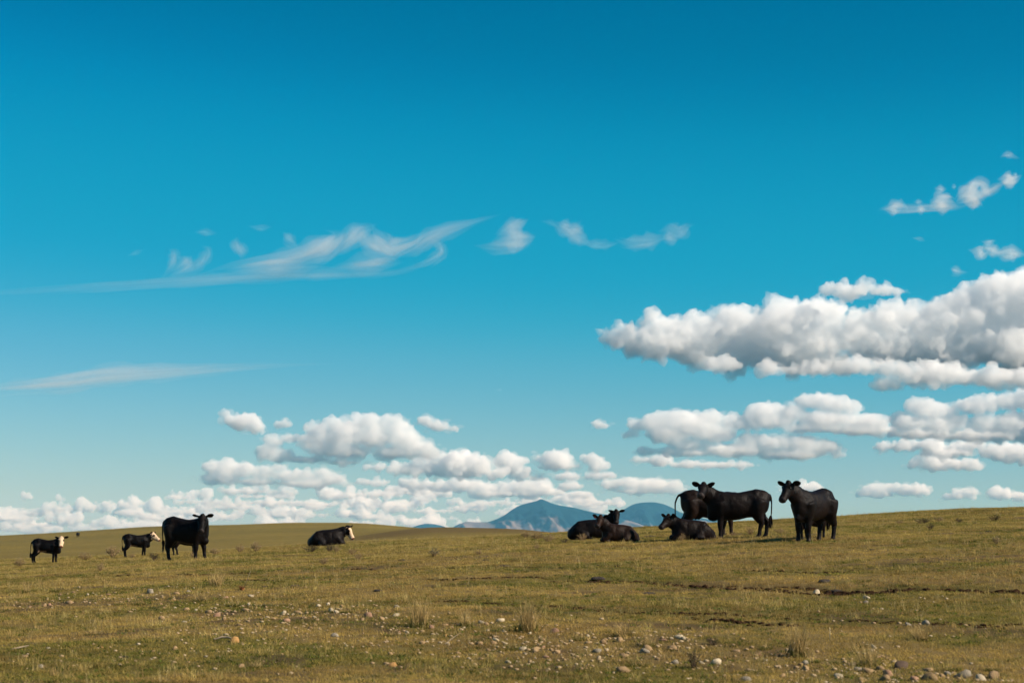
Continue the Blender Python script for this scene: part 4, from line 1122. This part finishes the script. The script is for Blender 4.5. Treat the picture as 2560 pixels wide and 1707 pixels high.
stick('stick', [gp(1112, 1613, .02), gp(1130, 1604, .05), gp(1148, 1596, .08)], [.005, .005, .003], DEADWOOD, 'thin pale dead stick leaning in the grass at centre', 'stick')
stick('dead_branch', [gp(535, 1603, .03), gp(555, 1600, .05), gp(572, 1601, .05), gp(590, 1604, .03)], [.010, .018, .016, .008], DEADWOOD, 'pale dead branch beside the orange-tan stone at lower left', 'branch')
stick('dead_branch', [gp(28, 1625, .02), gp(50, 1624, .04), gp(72, 1621, .05)], [.006, .011, .006], DEADWOOD, 'pale dead branch at the lower left edge', 'branch')
stick('stick', [gp(1968, 1636, .01), gp(1976, 1638, .14), gp(1984, 1645, .1)], [.008, .007, .005], DEADWOOD, 'curved pale stick at the foot of the tallest tussock', 'stick')
stick('stick', [gp(2074, 1600, 0), gp(2075, 1600, .1), gp(2075, 1600, .19)], [.003, .007, .004], plain('pale_head', (.42, .33, .19), (.52, .42, .26)), 'single pale upright seed head right of the tallest tussock', 'plant')
w0 = Vector(gp(606, 1474))
wr = bpy.data.objects.new('reddish_weed', None); COL.objects.link(wr); wr.location = w0
tag(wr, 'small reddish dead weed with a thin bent stalk, left of centre', 'weed')
lf = blade_mesh('leaves', 30, .05, .06, .16, .035, .8, 700, 3); link('leaves', lf, RUST, wr)
st = stick('stalk', [w0 + Vector((.03, 0, .05)), w0 + Vector((.10, 0, .22)), w0 + Vector((.17, 0, .40))], [.006, .005, .003], DEADWOOD, None, None)
st.parent = wr; st.location = Vector((.03, 0, .05))

# ------------------------------------------------------------------ cattle
hd = NT('cattle_hide')
ha = hd.n('Attribute', attribute_name='hide').outputs['Color']
ht = hd.n('TexCoord').outputs['Object']
h1 = hd.noise(3.2, ht, 5, .6); h2 = hd.noise(70, ht, 3, .6)
hs = hd.n('Mapping'); hs.inputs['Scale'].default_value = (22, 22, 5); hd.l(ht, hs.inputs[0]); h3 = hd.noise(1.0, hs.outputs[0], 4, .7)
hc = hd.mix(1.0, ha, hd.mix(h1, (.55, .5, .48), (1.7, 1.5, 1.35)), 'MULTIPLY')
hb_ = hd.n('BsdfPrincipled')
hd.l(hc, hb_.inputs['Base Color'])
hd.l(hd.ramp(h3, [(.3, (.42,) * 3), (.7, (.60,) * 3)]), hb_.inputs['Roughness'])
hb_.inputs['Specular IOR Level'].default_value = .095
hbp = hd.n('Bump', i_Strength=.7, i_Distance=.014); hd.l(hd.math('ADD', h3, hd.math('MULTIPLY', h2, .5)), hbp.inputs['Height'])
hbp2 = hd.n('Bump', i_Strength=.5, i_Distance=.06); hd.l(h1, hbp2.inputs['Height']); hd.l(hbp.outputs[0], hbp2.inputs['Normal'])
hd.l(hbp2.outputs[0], hb_.inputs['Normal']); hd.l(hb_.outputs[0], hd.out.inputs[0])
HIDE = hd.m
em = NT('cattle_eye'); eb = em.n('BsdfPrincipled'); eb.inputs['Base Color'].default_value = (.006, .004, .003, 1); eb.inputs['Roughness'].default_value = .12; em.l(eb.outputs[0], em.out.inputs[0])
TAIL = plain('tail_hair', (.006, .005, .005), (.022, .016, .013))
def tagmat(n, c):
    m = NT(n); b = m.n('BsdfPrincipled'); tcn = m.noise(20, m.n('TexCoord').outputs['Object'], 2)
    m.l(m.mix(tcn, tuple(x * .85 for x in c), c), b.inputs['Base Color']); b.inputs['Roughness'].default_value = .45; m.l(b.outputs[0], m.out.inputs[0]); return m.m
TAG_RED = tagmat('red_tag', (.42, .02, .02)); TAG_PALE = tagmat('pale_tag', (.75, .55, .45))

def nrm(v):
    v = np.asarray(v, float); return v / (np.linalg.norm(v) + 1e-12)

def loft(C, rw, rh, up=(0, 0, 1), m=22, ex=2.0, T=None):
    """closed tube with elliptical rings along centres C"""
    C = np.asarray(C, float); n = len(C)
    if T is None:
        T = np.gradient(C, axis=0)
    V = []
    a = np.linspace(0, 2 * PI, m, endpoint=False)
    ca, sa = np.cos(a), np.sin(a)
    ca = np.sign(ca) * np.abs(ca) ** (2 / ex); sa = np.sign(sa) * np.abs(sa) ** (2 / ex)
    for i in range(n):
        t = nrm(T[i]); s = np.cross(up, t)
        if np.linalg.norm(s) < 1e-3: s = np.cross((0, 1, 0), t)
        s = nrm(s); w = np.cross(t, s)
        V.append(C[i] + np.outer(ca, s) * rw[i] + np.outer(sa, w) * rh[i])
    V = np.vstack(V + [C[:1], C[-1:]])
    Fc = []
    for i in range(n - 1):
        for j in range(m):
            k = (j + 1) % m
            Fc += [(i * m + j, i * m + k, (i + 1) * m + k), (i * m + j, (i + 1) * m + k, (i + 1) * m + j)]
    for j in range(m):
        k = (j + 1) % m
        Fc += [(n * m, k, j), (n * m + 1, (n - 1) * m + j, (n - 1) * m + k)]
    return V, np.array(Fc)

def dense(P, R, n=6):
    """smoothly resample joints and radii"""
    P = np.asarray(P, float); k = np.arange(len(P)); t = np.linspace(0, len(P) - 1, (len(P) - 1) * n + 1)
    return np.stack([pchip(k, P[:, c], t) if len(P) > 2 else np.interp(t, k, P[:, c]) for c in range(3)], 1), np.interp(t, k, R)

def limb(P, R, **kw):
    C, r = dense(P, R)
    return loft(C, r * kw.get('fw', 1), r, up=kw.get('up', (1, 0, 0)), m=16)

def ellipsoid(c, r, yaw=0, pitch=0, roll=0):
    V = ICO3[0] * r
    M = np.array(Matrix.Rotation(yaw, 3, 'Z') @ Matrix.Rotation(pitch, 3, 'Y') @ Matrix.Rotation(roll, 3, 'X'))
    return V @ M.T + np.asarray(c, float), ICO3[1]

def make_cow(label, u, v, heading, s, pose='stand', calf=False, poll=None, look=None, pitch=50, white=False, belly=None, feet=None, tail=None,
             tag_col=None, tag_side=1, udder=False, brown=.3, head_k=1.09, group='black cattle on the pasture', cat='cow', voxel=.0165, ear_up=.15, xy=None, fat=1.0, length=1.0):
    x0, y0 = xy if xy else unproject(u, v, zg, 900)
    hr = math.radians(heading)
    ch, sh = math.cos(hr), math.sin(hr)
    gz = lambda lx, ly: float(zg(np.array([x0 + (lx * ch - ly * sh) * s]), np.array([y0 + (lx * sh + ly * ch) * s]))[0])
    z0 = np.mean([gz(a, b) for a in (-.6, .5) for b in (-.2, .2)])
    gl = lambda lx, ly: (gz(lx, ly) - z0) / s                        # local ground height in body units
    parts = []
    kw = fat * (.82 if calf else 1.0)
    lx = (.90 if calf else 1.0) * length
    if pose == 'stand':
        st = [(-.90, 1.20, .94, .06), (-.87, 1.27, .80, .15), (-.78, 1.325, .68, .235), (-.60, 1.345, .60, .285), (-.40, 1.335, .585, .305), (-.15, 1.305, .535, .335), (.10, 1.29, .495, .345), (.32, 1.29, .485, .33), (.50, 1.305, .49, .295), (.64, 1.30, .53, .25), (.76, 1.25, .61, .19), (.85, 1.16, .72, .09)]
        if calf:
            st = [(x, t, b + .015, w) for x, t, b, w in st]
        if belly: st = [(x, t, b + belly * math.exp(-((x - .1) / .4) ** 2), w) for x, t, b, w in st]
        tl = 0.0
    else:
        st = [(-.98, .20, .06, .10), (-.93, .32, .02, .22), (-.82, .46, -.02, .33), (-.64, .62, -.05, .40), (-.42, .715, -.06, .43), (-.15, .745, -.06, .43), (.15, .76, -.06, .41), (.40, .80, -.05, .36), (.58, .80, -.03, .29), (.70, .75, .06, .22), (.78, .66, .18, .10)]
    k = np.arange(len(st)); tt = np.linspace(0, len(st) - 1, 56); S = np.array(st); S[:, 0] *= lx
    sx = pchip(k, S[:, 0], tt); top = pchip(k, S[:, 1], tt); bot = pchip(k, S[:, 2], tt); wd = pchip(k, S[:, 3], tt) * kw
    C = np.stack([sx, 0 * sx, (top + bot) / 2], 1)
    parts.append(loft(C, wd, (top - bot) / 2, ex=2.35, m=30, T=np.tile([1., 0, 0], (len(C), 1))))
    lk = .92 if calf else 1.0
    if pose == 'stand':
        fo = feet or {}
        for sy in (1, -1):
            # hind leg
            dx, dy = fo.get('h' + ('l' if sy > 0 else 'r'), (0, 0))
            fx, fy = -.74 * lx + dx, sy * .165 * kw + dy
            g = gl(fx, fy)
            P = [(-.60 * lx, sy * .13 * kw, 1.06), (-.58 * lx + .25 * dx, sy * .165 * kw + .2 * dy, .78), (-.72 * lx + .6 * dx, sy * .165 * kw + .6 * dy, .53 + .4 * g), (-.83 * lx + .85 * dx, sy * .165 * kw + .85 * dy, .43 + .6 * g), (-.81 * lx + dx, fy, .25 + g), (-.79 * lx + dx, fy, .105 + g), (fx - .02, fy, .035 + g), (fx, fy, -.005 + g)]
            parts.append(limb(P, [.25, .225 * lk, .135 * lk, .084 * lk, .056, .058, .066, .072]))
            # front leg
            dx, dy = fo.get('f' + ('l' if sy > 0 else 'r'), (0, 0))
            fx, fy = .50 * lx + dx, sy * .155 * kw + dy
            g = gl(fx, fy)
            P = [(.52 * lx, sy * .15 * kw, .98), (.47 * lx + .2 * dx, sy * .165 * kw + .2 * dy, .74), (.475 * lx + .5 * dx, sy * .16 * kw + .5 * dy, .56 + .2 * g), (.485 * lx + .75 * dx, sy * .158 * kw + .75 * dy, .37 + .6 * g), (.475 * lx + .9 * dx, fy, .23 + .9 * g), (.475 * lx + dx, fy, .10 + g), (.49 * lx + dx, fy, .035 + g), (fx, fy, -.005 + g)]
            parts.append(limb(P, [.21, .155 * lk, .105 * lk, .076 * lk, .055, .058, .065, .070]))
        # brisket
        parts.append(ellipsoid((.68 * lx, 0, .60 + (.04 if calf else 0)), (.18, .12 * kw, .14)))
        if udder:
            parts.append(ellipsoid((-.40, 0, .60), (.17, .13, .11)))
            for a in (-.47, -.36):
                for b in (-.06, .06): parts.append(limb([(a, b, .54), (a, b, .49), (a, b, .455)], [.03, .022, .014]))
        nb = np.array([.60 * lx, 0, 1.03]); nbr = (.185 * kw, .27)
        p0 = np.array(poll if poll else (1.02, 0, 1.36))
    else:
        for sy in (1, -1):
            g = gl(-.4, sy * .35); g2 = gl(.1, sy * .35); g3 = gl(.55, sy * .2)
            parts.append(ellipsoid((-.52 * lx, sy * .30 * kw, .30 + g), (.30, .17, .27), yaw=sy * .12))
            parts.append(limb([(-.40 * lx, sy * .40 * kw, .24 + g), (-.18, sy * .45 * kw, .13 + g2), (-.46 * lx, sy * .50 * kw, .08 + g), (-.20, sy * .47 * kw, .055 + g2), (.0, sy * .44 * kw, .045 + g2)], [.14, .11, .065, .048, .05]))
            parts.append(limb([(.46 * lx, sy * .22 * kw, .34 + g3), (.60 * lx, sy * .24 * kw, .20 + g3), (.80 * lx, sy * .20 * kw, .085 + g3), (.62 * lx, sy * .28 * kw, .05 + g3), (.46 * lx, sy * .28 * kw, .045 + g3)], [.16, .11, .070, .05, .052]))
        for sy in (1, -1): parts.append(ellipsoid((-.50 * lx, sy * .20 * kw, .64), (.13, .08, .06)))
        nb = np.array([.52 * lx, 0, .54]); nbr = (.19 * kw, .25)
        p0 = np.array(poll if poll else (.86, 0, .93))
    # head direction in body axes
    yaw = math.radians((look if look is not None else heading) - heading); pt = math.radians(pitch)
    f = np.array([math.cos(yaw) * math.cos(pt), math.sin(yaw) * math.cos(pt), -math.sin(pt)])
    side = nrm(np.cross((0, 0, 1), f)); upv = np.cross(f, side)
    hk = head_k * (1.12 if calf else 1.0)
    # neck
    p_in = p0 - f * .02 - upv * .05 * hk
    mid = nb * .45 + p_in * .55 + np.array([.02, 0, .0])
    NC, _ = dense([nb - (p0 - nb) * .15, nb, mid, p_in], [1, 1, 1, 1], 6)
    q = np.linspace(0, 1, len(NC))
    parts.append(loft(NC, np.interp(q, [0, .35, .75, 1], [nbr[0], nbr[0] * .98, .155 * hk, .115 * hk]), np.interp(q, [0, .35, .75, 1], [nbr[1] * 1.1, nbr[1] * 1.05, .215 * hk, .14 * hk]), m=22))
    # dewlap
    parts.append(limb([nb + [.12, 0, -.20], (nb + p_in) / 2 + np.array([.08, 0, -.16]), p_in + f * .14 - upv * .10], [.07, .05, .05]))
    hs_ = [(-.07, .07, .06, -.01), (-.03, .105, .10, -.005), (.03, .124, .128, -.012), (.10, .130, .146, -.03), (.17, .120, .142, -.042), (.25, .102, .122, -.042), (.33, .092, .10, -.036), (.40, .098, .092, -.03), (.455, .098, .084, -.03), (.49, .076, .060, -.03), (.508, .03, .025, -.03)]
    k = np.arange(len(hs_)); tt = np.linspace(0, len(hs_) - 1, 40); H = np.array(hs_)
    ht_, hw_, hh_, hd_ = [pchip(k, H[:, i], tt) for i in range(4)]
    HC = p0 + np.outer(ht_, f) * hk + np.outer(hd_, upv) * hk
    parts.append(loft(HC, hw_ * hk, hh_ * hk, up=upv, m=22, ex=2.3, T=np.tile(f, (len(HC), 1))))
    parts.append(ellipsoid(p0 + upv * .075 * hk - f * .02, np.array([.07, .07, .075]) * hk))           # poll knob
    for sy in (1, -1):                                                                                # brow
        parts.append(ellipsoid(p0 + (f * .115 + side * sy * .098 + upv * .055) * hk, np.array([.04, .035, .035]) * hk))
    # ears
    ear_c = []
    for sy in (1, -1):
        d = nrm(side * sy + upv * ear_up - f * .16); b = p0 + (side * sy * .095 + upv * .035 - f * .015) * hk
        n_ = nrm(np.cross(d, f)) ; wv = nrm(np.cross(n_, d))
        ts = np.linspace(0, 1, 12)
        EC = b + np.outer(ts, d) * .235 * hk
        er = np.interp(ts, [0, .15, .45, .75, .93, 1], [.036, .056, .088, .080, .046, .015]) * hk
        V = []; m = 14; an = np.linspace(0, 2 * PI, m, endpoint=False)
        for i in range(12):
            V.append(EC[i] + np.outer(np.cos(an), n_) * er[i] * 1.0 + np.outer(np.sin(an), wv) * max(.016 * hk, .33 * er[i]))
        V = np.vstack(V + [EC[:1], EC[-1:]]); Fc = []
        for i in range(11):
            for j in range(m):
                k_ = (j + 1) % m; Fc += [(i * m + j, i * m + k_, (i + 1) * m + k_), (i * m + j, (i + 1) * m + k_, (i + 1) * m + j)]
        for j in range(m):
            k_ = (j + 1) % m; Fc += [(12 * m, k_, j), (12 * m + 1, 11 * m + j, 11 * m + k_)]
        parts.append((V, np.array(Fc))); ear_c.append(b + d * .13 * hk)
    # tail
    if tail is None:
        tail = [(-.84, 0, 1.24), (-.93, 0, 1.17), (-.965, 0, .95), (-.955, 0, .72), (-.94, 0, .56)] if pose == 'stand' else [(-.90, .0, .36), (-.97, .06, .26), (-.98, .16, .12), (-.88, .28, .05), (-.74, .36, .04)]
    tail = [(a + .86 * (1 - lx), b, c) for a, b, c in tail]
    parts.append(limb(tail, [.05, .034, .024, .021, .02]))
    Vs, Fs, n = [], [], 0
    for V, Fc in parts:
        Vs.append(V); Fs.append(Fc + n); n += len(V)
    raw = mesh_from('raw', np.vstack(Vs), np.vstack(Fs))
    me = evaluated(raw, [('REMESH', dict(mode='VOXEL', voxel_size=voxel)), ('SMOOTH', dict(factor=.5, iterations=2))])
    bpy.data.meshes.remove(raw)
    N = len(me.vertices); co = np.empty(N * 3, np.float32); me.vertices.foreach_get('co', co); co = co.reshape(-1, 3).astype(float)
    # melt limbs into the trunk, keep head, ears, feet and tail crisp
    E_ = np.empty(len(me.edges) * 2, np.int32); me.edges.foreach_get('vertices', E_); E_ = E_.reshape(-1, 2)
    deg = np.bincount(E_.ravel(), minlength=N)[:, None]
    if pose == 'stand':
        wt = sstep(.30, .62, co[:, 2]) * sstep(1.02, .72, co[:, 0] / lx) * sstep(-.95, -.86, co[:, 0] / lx)
    else:
        wt = sstep(.06, .22, co[:, 2]) * sstep(.86, .62, co[:, 0] / lx) * sstep(-1.06, -.96, co[:, 0] / lx)
    wt = wt * sstep(.16, .34, np.linalg.norm((co - (p0 + f * .18)) / hk, axis=1))
    wt = (.12 + .5 * wt)[:, None]
    for _ in range(34):
        A = np.stack([np.bincount(E_[:, 0], co[E_[:, 1], c], N) + np.bincount(E_[:, 1], co[E_[:, 0], c], N) for c in range(3)], 1) / deg
        co = co + wt * (A - co) * (1 if _ < 6 else (wt > .3))
    # bones and muscle under the skin
    if pose == 'stand':
        for (cx, cz, sx_, sz_, am) in ((-.50, 1.25, .07, .05, .030), (-.27, 1.13, .13, .09, -.030), (.46, .98, .13, .17, .014), (.26, .92, .06, .22, -.012), (-.66, .98, .12, .14, .022), (-.42, .80, .07, .12, -.030), (.02, .85, .16, .2, .012), (-.80, 1.18, .05, .05, -.02)):
            g_ = np.exp(-((co[:, 0] / lx - cx) / sx_) ** 2 - ((co[:, 2] - cz) / sz_) ** 2) * (np.abs(co[:, 1]) > .05)
            co[:, 1] += np.sign(co[:, 1]) * am * g_
        tp_ = sstep(1.15, 1.25, co[:, 2]) * (np.abs(co[:, 1]) < .2)
        co[:, 2] += tp_ * (.028 * np.exp(-((co[:, 0] / lx + .55) / .13) ** 2) - .022 * np.exp(-((co[:, 0] / lx - .05) / .22) ** 2) + .016 * np.exp(-((co[:, 0] / lx - .5) / .1) ** 2))
    else:
        for (cx, cz, sx_, sz_, am) in ((-.50, .60, .08, .05, .03), (-.22, .52, .13, .09, -.035), (.40, .50, .13, .16, .02), (.20, .45, .05, .2, -.018)):
            g_ = np.exp(-((co[:, 0] / lx - cx) / sx_) ** 2 - ((co[:, 2] - cz) / sz_) ** 2) * (np.abs(co[:, 1]) > .05)
            co[:, 1] += np.sign(co[:, 1]) * am * g_
    tuft_ = (fbm(co[:, 0] * 9, co[:, 2] * 9 + co[:, 1] * 5, 111, 3) - .5) * .022
    co[:, 2] += tuft_; co[:, 1] += np.sign(co[:, 1]) * tuft_ * .6 * (np.abs(co[:, 1]) > .03)
    # colouring of the coat
    nz = fbm(co[:, 0] * 3 + 5, co[:, 2] * 3 + co[:, 1] * 2, 101, 3)
    black = np.array([.0026, .0024, .0026]); brn = np.array([.024, .0125, .0078])
    bk = np.clip(brown * (.35 + 1.2 * (nz - .35)), 0, 1)[:, None]
    col = black * (1 - bk) + brn * bk
    r_ = (co - p0) / hk
    t_ = r_ @ f; s_ = r_ @ side; h_ = r_ @ upv
    inhead = (t_ > -.12) & (t_ < .56) & (np.abs(s_) < .16) & (h_ > -.24) & (h_ < .2)
    if white:
        wm = inhead & (t_ > .0 - .25 * h_ * (h_ > 0) + .12 * (nz - .5)) & (np.abs(s_) < .112 + .06 * (nz - .5)) & (h_ > -.20 + 0.0 * t_)
        wm &= ~((np.abs(s_) > .075) & (np.abs(t_ - .135) < .045) & (np.abs(h_ - .03) < .05))       # dark round the eye
        if white == 'front': wm &= (t_ > .045)
        col[wm] = np.array([.53, .42, .29]) * (.75 + .5 * nz[wm])[:, None]
        nose = inhead & (t_ > .455) & (h_ > -.055)
        col[nose] = np.array([.13, .065, .04])
    else:
        nose = inhead & (t_ > .43)
        col[nose] = np.array([.028, .024, .024])
        mz = inhead & (t_ > .36) & (h_ < -.07); col[mz] = np.array([.045, .036, .03])
    if pose == 'stand':
        hoof = co[:, 2] < .05 + np.array([0.0]); col[hoof] = np.array([.03, .025, .02])
    if belly:
        bm_ = (np.abs(co[:, 0] + .22) < .24) & (co[:, 2] < .80 + .12 * np.sin(co[:, 0] * 6)) & (np.abs(co[:, 1]) < .24) & (co[:, 2] > .58) & (co[:, 2] < .70 + .06 * (nz - .5))
        col[bm_] = np.array([.16, .115, .08])
    add_attr(me, 'hide', np.concatenate([np.clip(col, 0, 1), np.ones((N, 1))], 1), 'FLOAT_COLOR')
    me.vertices.foreach_set('co', (co * s).astype(np.float32).ravel()); me.update(); smooth(me)
    e = bpy.data.objects.new('cow' if cat == 'cow' else 'calf', None); COL.objects.link(e)
    e.location = (x0, y0, z0); e.rotation_euler = (0, 0, hr); e.empty_display_size = .3
    tag(e, label, cat, group)
    link('body', me, HIDE, e)
    for sy in (1, -1):
        V = ICO2[0] * .021 * hk * s + (p0 + (f * .125 + side * sy * .113 + upv * .028) * hk) * s
        em_ = mesh_from('eye', V, ICO2[1]); smooth(em_); link('eye', em_, em.m, e)
    # tail switch: a bundle of hair locks
    tp = np.array(tail[-1]); td = nrm(np.array(tail[-1]) - np.array(tail[-2])); Vs, Fs, n = [], [], 0
    r2 = np.random.default_rng(int(abs(u) * 7) % 1000)
    ln = (.30 if not calf else .22) if pose == 'stand' else .14
    for q in range(9):
        o_ = r2.normal(0, .018, 3); b_ = r2.normal(0, .022, 3); L_ = ln * r2.uniform(.75, 1.1)
        end = np.array([0, 0, -1.]) if pose == 'stand' else td
        P = [tp - td * .06 + o_ * .3, tp + td * .04 + o_, tp + (td * .3 + end * .7) * L_ * .55 + o_ + b_ * .6, tp + (td * .25 + end * .75) * L_ + b_ * 1.2]
        V, Fc = limb(P, [.016, .022, .018, .003]); Vs.append(V); Fs.append(Fc + n); n += len(V)
    tm = mesh_from('tail_switch', np.vstack(Vs) * s, np.vstack(Fs)); smooth(tm); link('tail_switch', tm, TAIL, e)
    if tag_col:
        c_ = ear_c[0 if tag_side > 0 else 1] + f * .035 * hk - upv * .05
        b = bmesh.new(); bmesh.ops.create_cube(b, size=1)
        for vv in b.verts:
            p = c_ + side * vv.co.x * .075 + upv * vv.co.y * .085 + f * vv.co.z * .012
            vv.co = Vector(p * s)
        tme = bpy.data.meshes.new('ear_tag'); b.to_mesh(tme); b.free()
        bv = evaluated(tme, [('BEVEL', dict(width=.004, segments=2))]); link('ear_tag', bv, tag_col, e)
    return e

make_cow('black cow standing at far right, turned towards the camera', 2033, 1352, 231, 1.0, poll=(.95, -.12, 1.40), look=229, pitch=44, feet={'fl': (-.02, 0), 'fr': (.03, 0), 'hl': (.0, 0), 'hr': (.22, 0)}, brown=.3, fat=.9,
         tail=[(-.84, 0, 1.24), (-.93, -.03, 1.17), (-.965, -.06, .95), (-.95, -.08, .72), (-.96, -.10, .58)], ear_up=.12)
make_cow('black cow standing side-on in the middle pair, nearer one, looking at the camera', 1844, 1344, 180, 1.0, poll=(.94, .10, 1.42), look=252, pitch=28, feet={'fl': (.02, 0), 'fr': (-.04, 0), 'hl': (.20, 0), 'hr': (-.03, 0)}, brown=.3, ear_up=.28)
make_cow('brown-black cow with udder behind the middle cow, its rump to the left', 1778, 1340, 2, .99, poll=(.98, 0, 1.10), look=0, pitch=45, udder=True, brown=.55, tail=[(-.84, 0, 1.24), (-.97, 0, 1.17), (-1.06, 0, .92), (-1.06, 0, .68), (-1.02, 0, .52)], feet={'fl': (-.10, 0), 'fr': (.1, 0)})
make_cow('large black cow standing at left with its head turned to the camera', 466, 1399, -15, 1.0, poll=(.66, -.30, 1.32), look=267, pitch=55, feet={'hl': (-.02, 0), 'hr': (.14, 0), 'fl': (.14, 0), 'fr': (-.02, 0)}, brown=.12, fat=1.05, length=.84, ear_up=.12)
make_cow('black calf with a white face standing at the far left, looking at the camera', 117, 1407, -2, .665, calf=True, poll=(.80, -.12, 1.34), look=280, pitch=50, white=True, cat='calf', voxel=.02, belly=.02, feet={'fl': (.04, 0), 'fr': (-.06, 0), 'hl': (.0, 0), 'hr': (-.03, 0)}, brown=.05,
         tail=[(-.84, 0, 1.22), (-.95, 0, 1.12), (-.99, 0, .88), (-1.0, 0, .66), (-1.0, 0, .52)])
make_cow('black calf with a white face standing in profile beside the left cow', 342, 1391, 10, .63, calf=True, poll=(.90, -.06, 1.30), look=-14, pitch=34, white=True, cat='calf', voxel=.02, belly=.03, tag_col=TAG_PALE, tag_side=-1, feet={'fl': (-.10, 0), 'fr': (.04, 0), 'hr': (.06, 0)}, brown=.1, ear_up=.3, fat=1.15)
c3 = unproject(463, 1387, zg, 900)
make_cow('black calf mostly hidden behind the large left cow, legs showing', 463, 1387, 8, .66, calf=True, poll=(.82, .1, 1.1), look=60, pitch=30, cat='calf', voxel=.022, xy=(c3[0], c3[1]), feet={'hl': (.08, 0), 'hr': (.28, 0), 'fr': (.12, 0)},
         tail=[(-.84, 0, 1.22), (-1.0, 0, 1.10), (-1.12, 0, .92), (-1.20, 0, .76), (-1.27, 0, .66)])
c4 = unproject(2030, 1347, zg, 900)
make_cow('black calf hidden behind the far right cow, only its legs showing', 2030, 1347, 40, .60, calf=True, poll=(.8, 0, 1.0), look=20, pitch=40, cat='calf', voxel=.022, xy=(c4[0] + .12, c4[1] + .25))
make_cow('black calf with a white face lying in the grass left of centre', 820, 1364, 4, .84, pose='lie', calf=True, poll=(.86, -.02, .80), look=-20, pitch=58, white='front', head_k=1.0, cat='calf', voxel=.018, tag_col=TAG_PALE, tag_side=-1, brown=.2, ear_up=.45, fat=1.15)
make_cow('black cow lying behind another, head raised towards the camera', 1482, 1346, -8, .80, pose='lie', poll=(.92, -.12, 1.02), look=268, pitch=54, brown=.2, ear_up=.05, head_k=1.05)
make_cow('brown-black calf lying in front of the lying cow, red tag in its ear', 1546, 1354, 188, .66, pose='lie', calf=True, poll=(.78, .12, 1.0), look=246, pitch=34, cat='calf', voxel=.02, tag_col=TAG_RED, tag_side=-1, brown=.9, ear_up=.35, head_k=1.1, fat=1.1)
make_cow('black calf lying in front of the middle standing cows, head turned left', 1727, 1349, 184, .76, pose='lie', calf=True, poll=(.80, .05, .80), look=222, pitch=34, cat='calf', voxel=.019, brown=.35, ear_up=.3, fat=1.1)
make_cow('tiny black cow grazing far off on the left hillside', 195, 1342, 84, .9, poll=(1.02, .1, .8), look=80, pitch=65, voxel=.03, group='black cattle on the pasture')
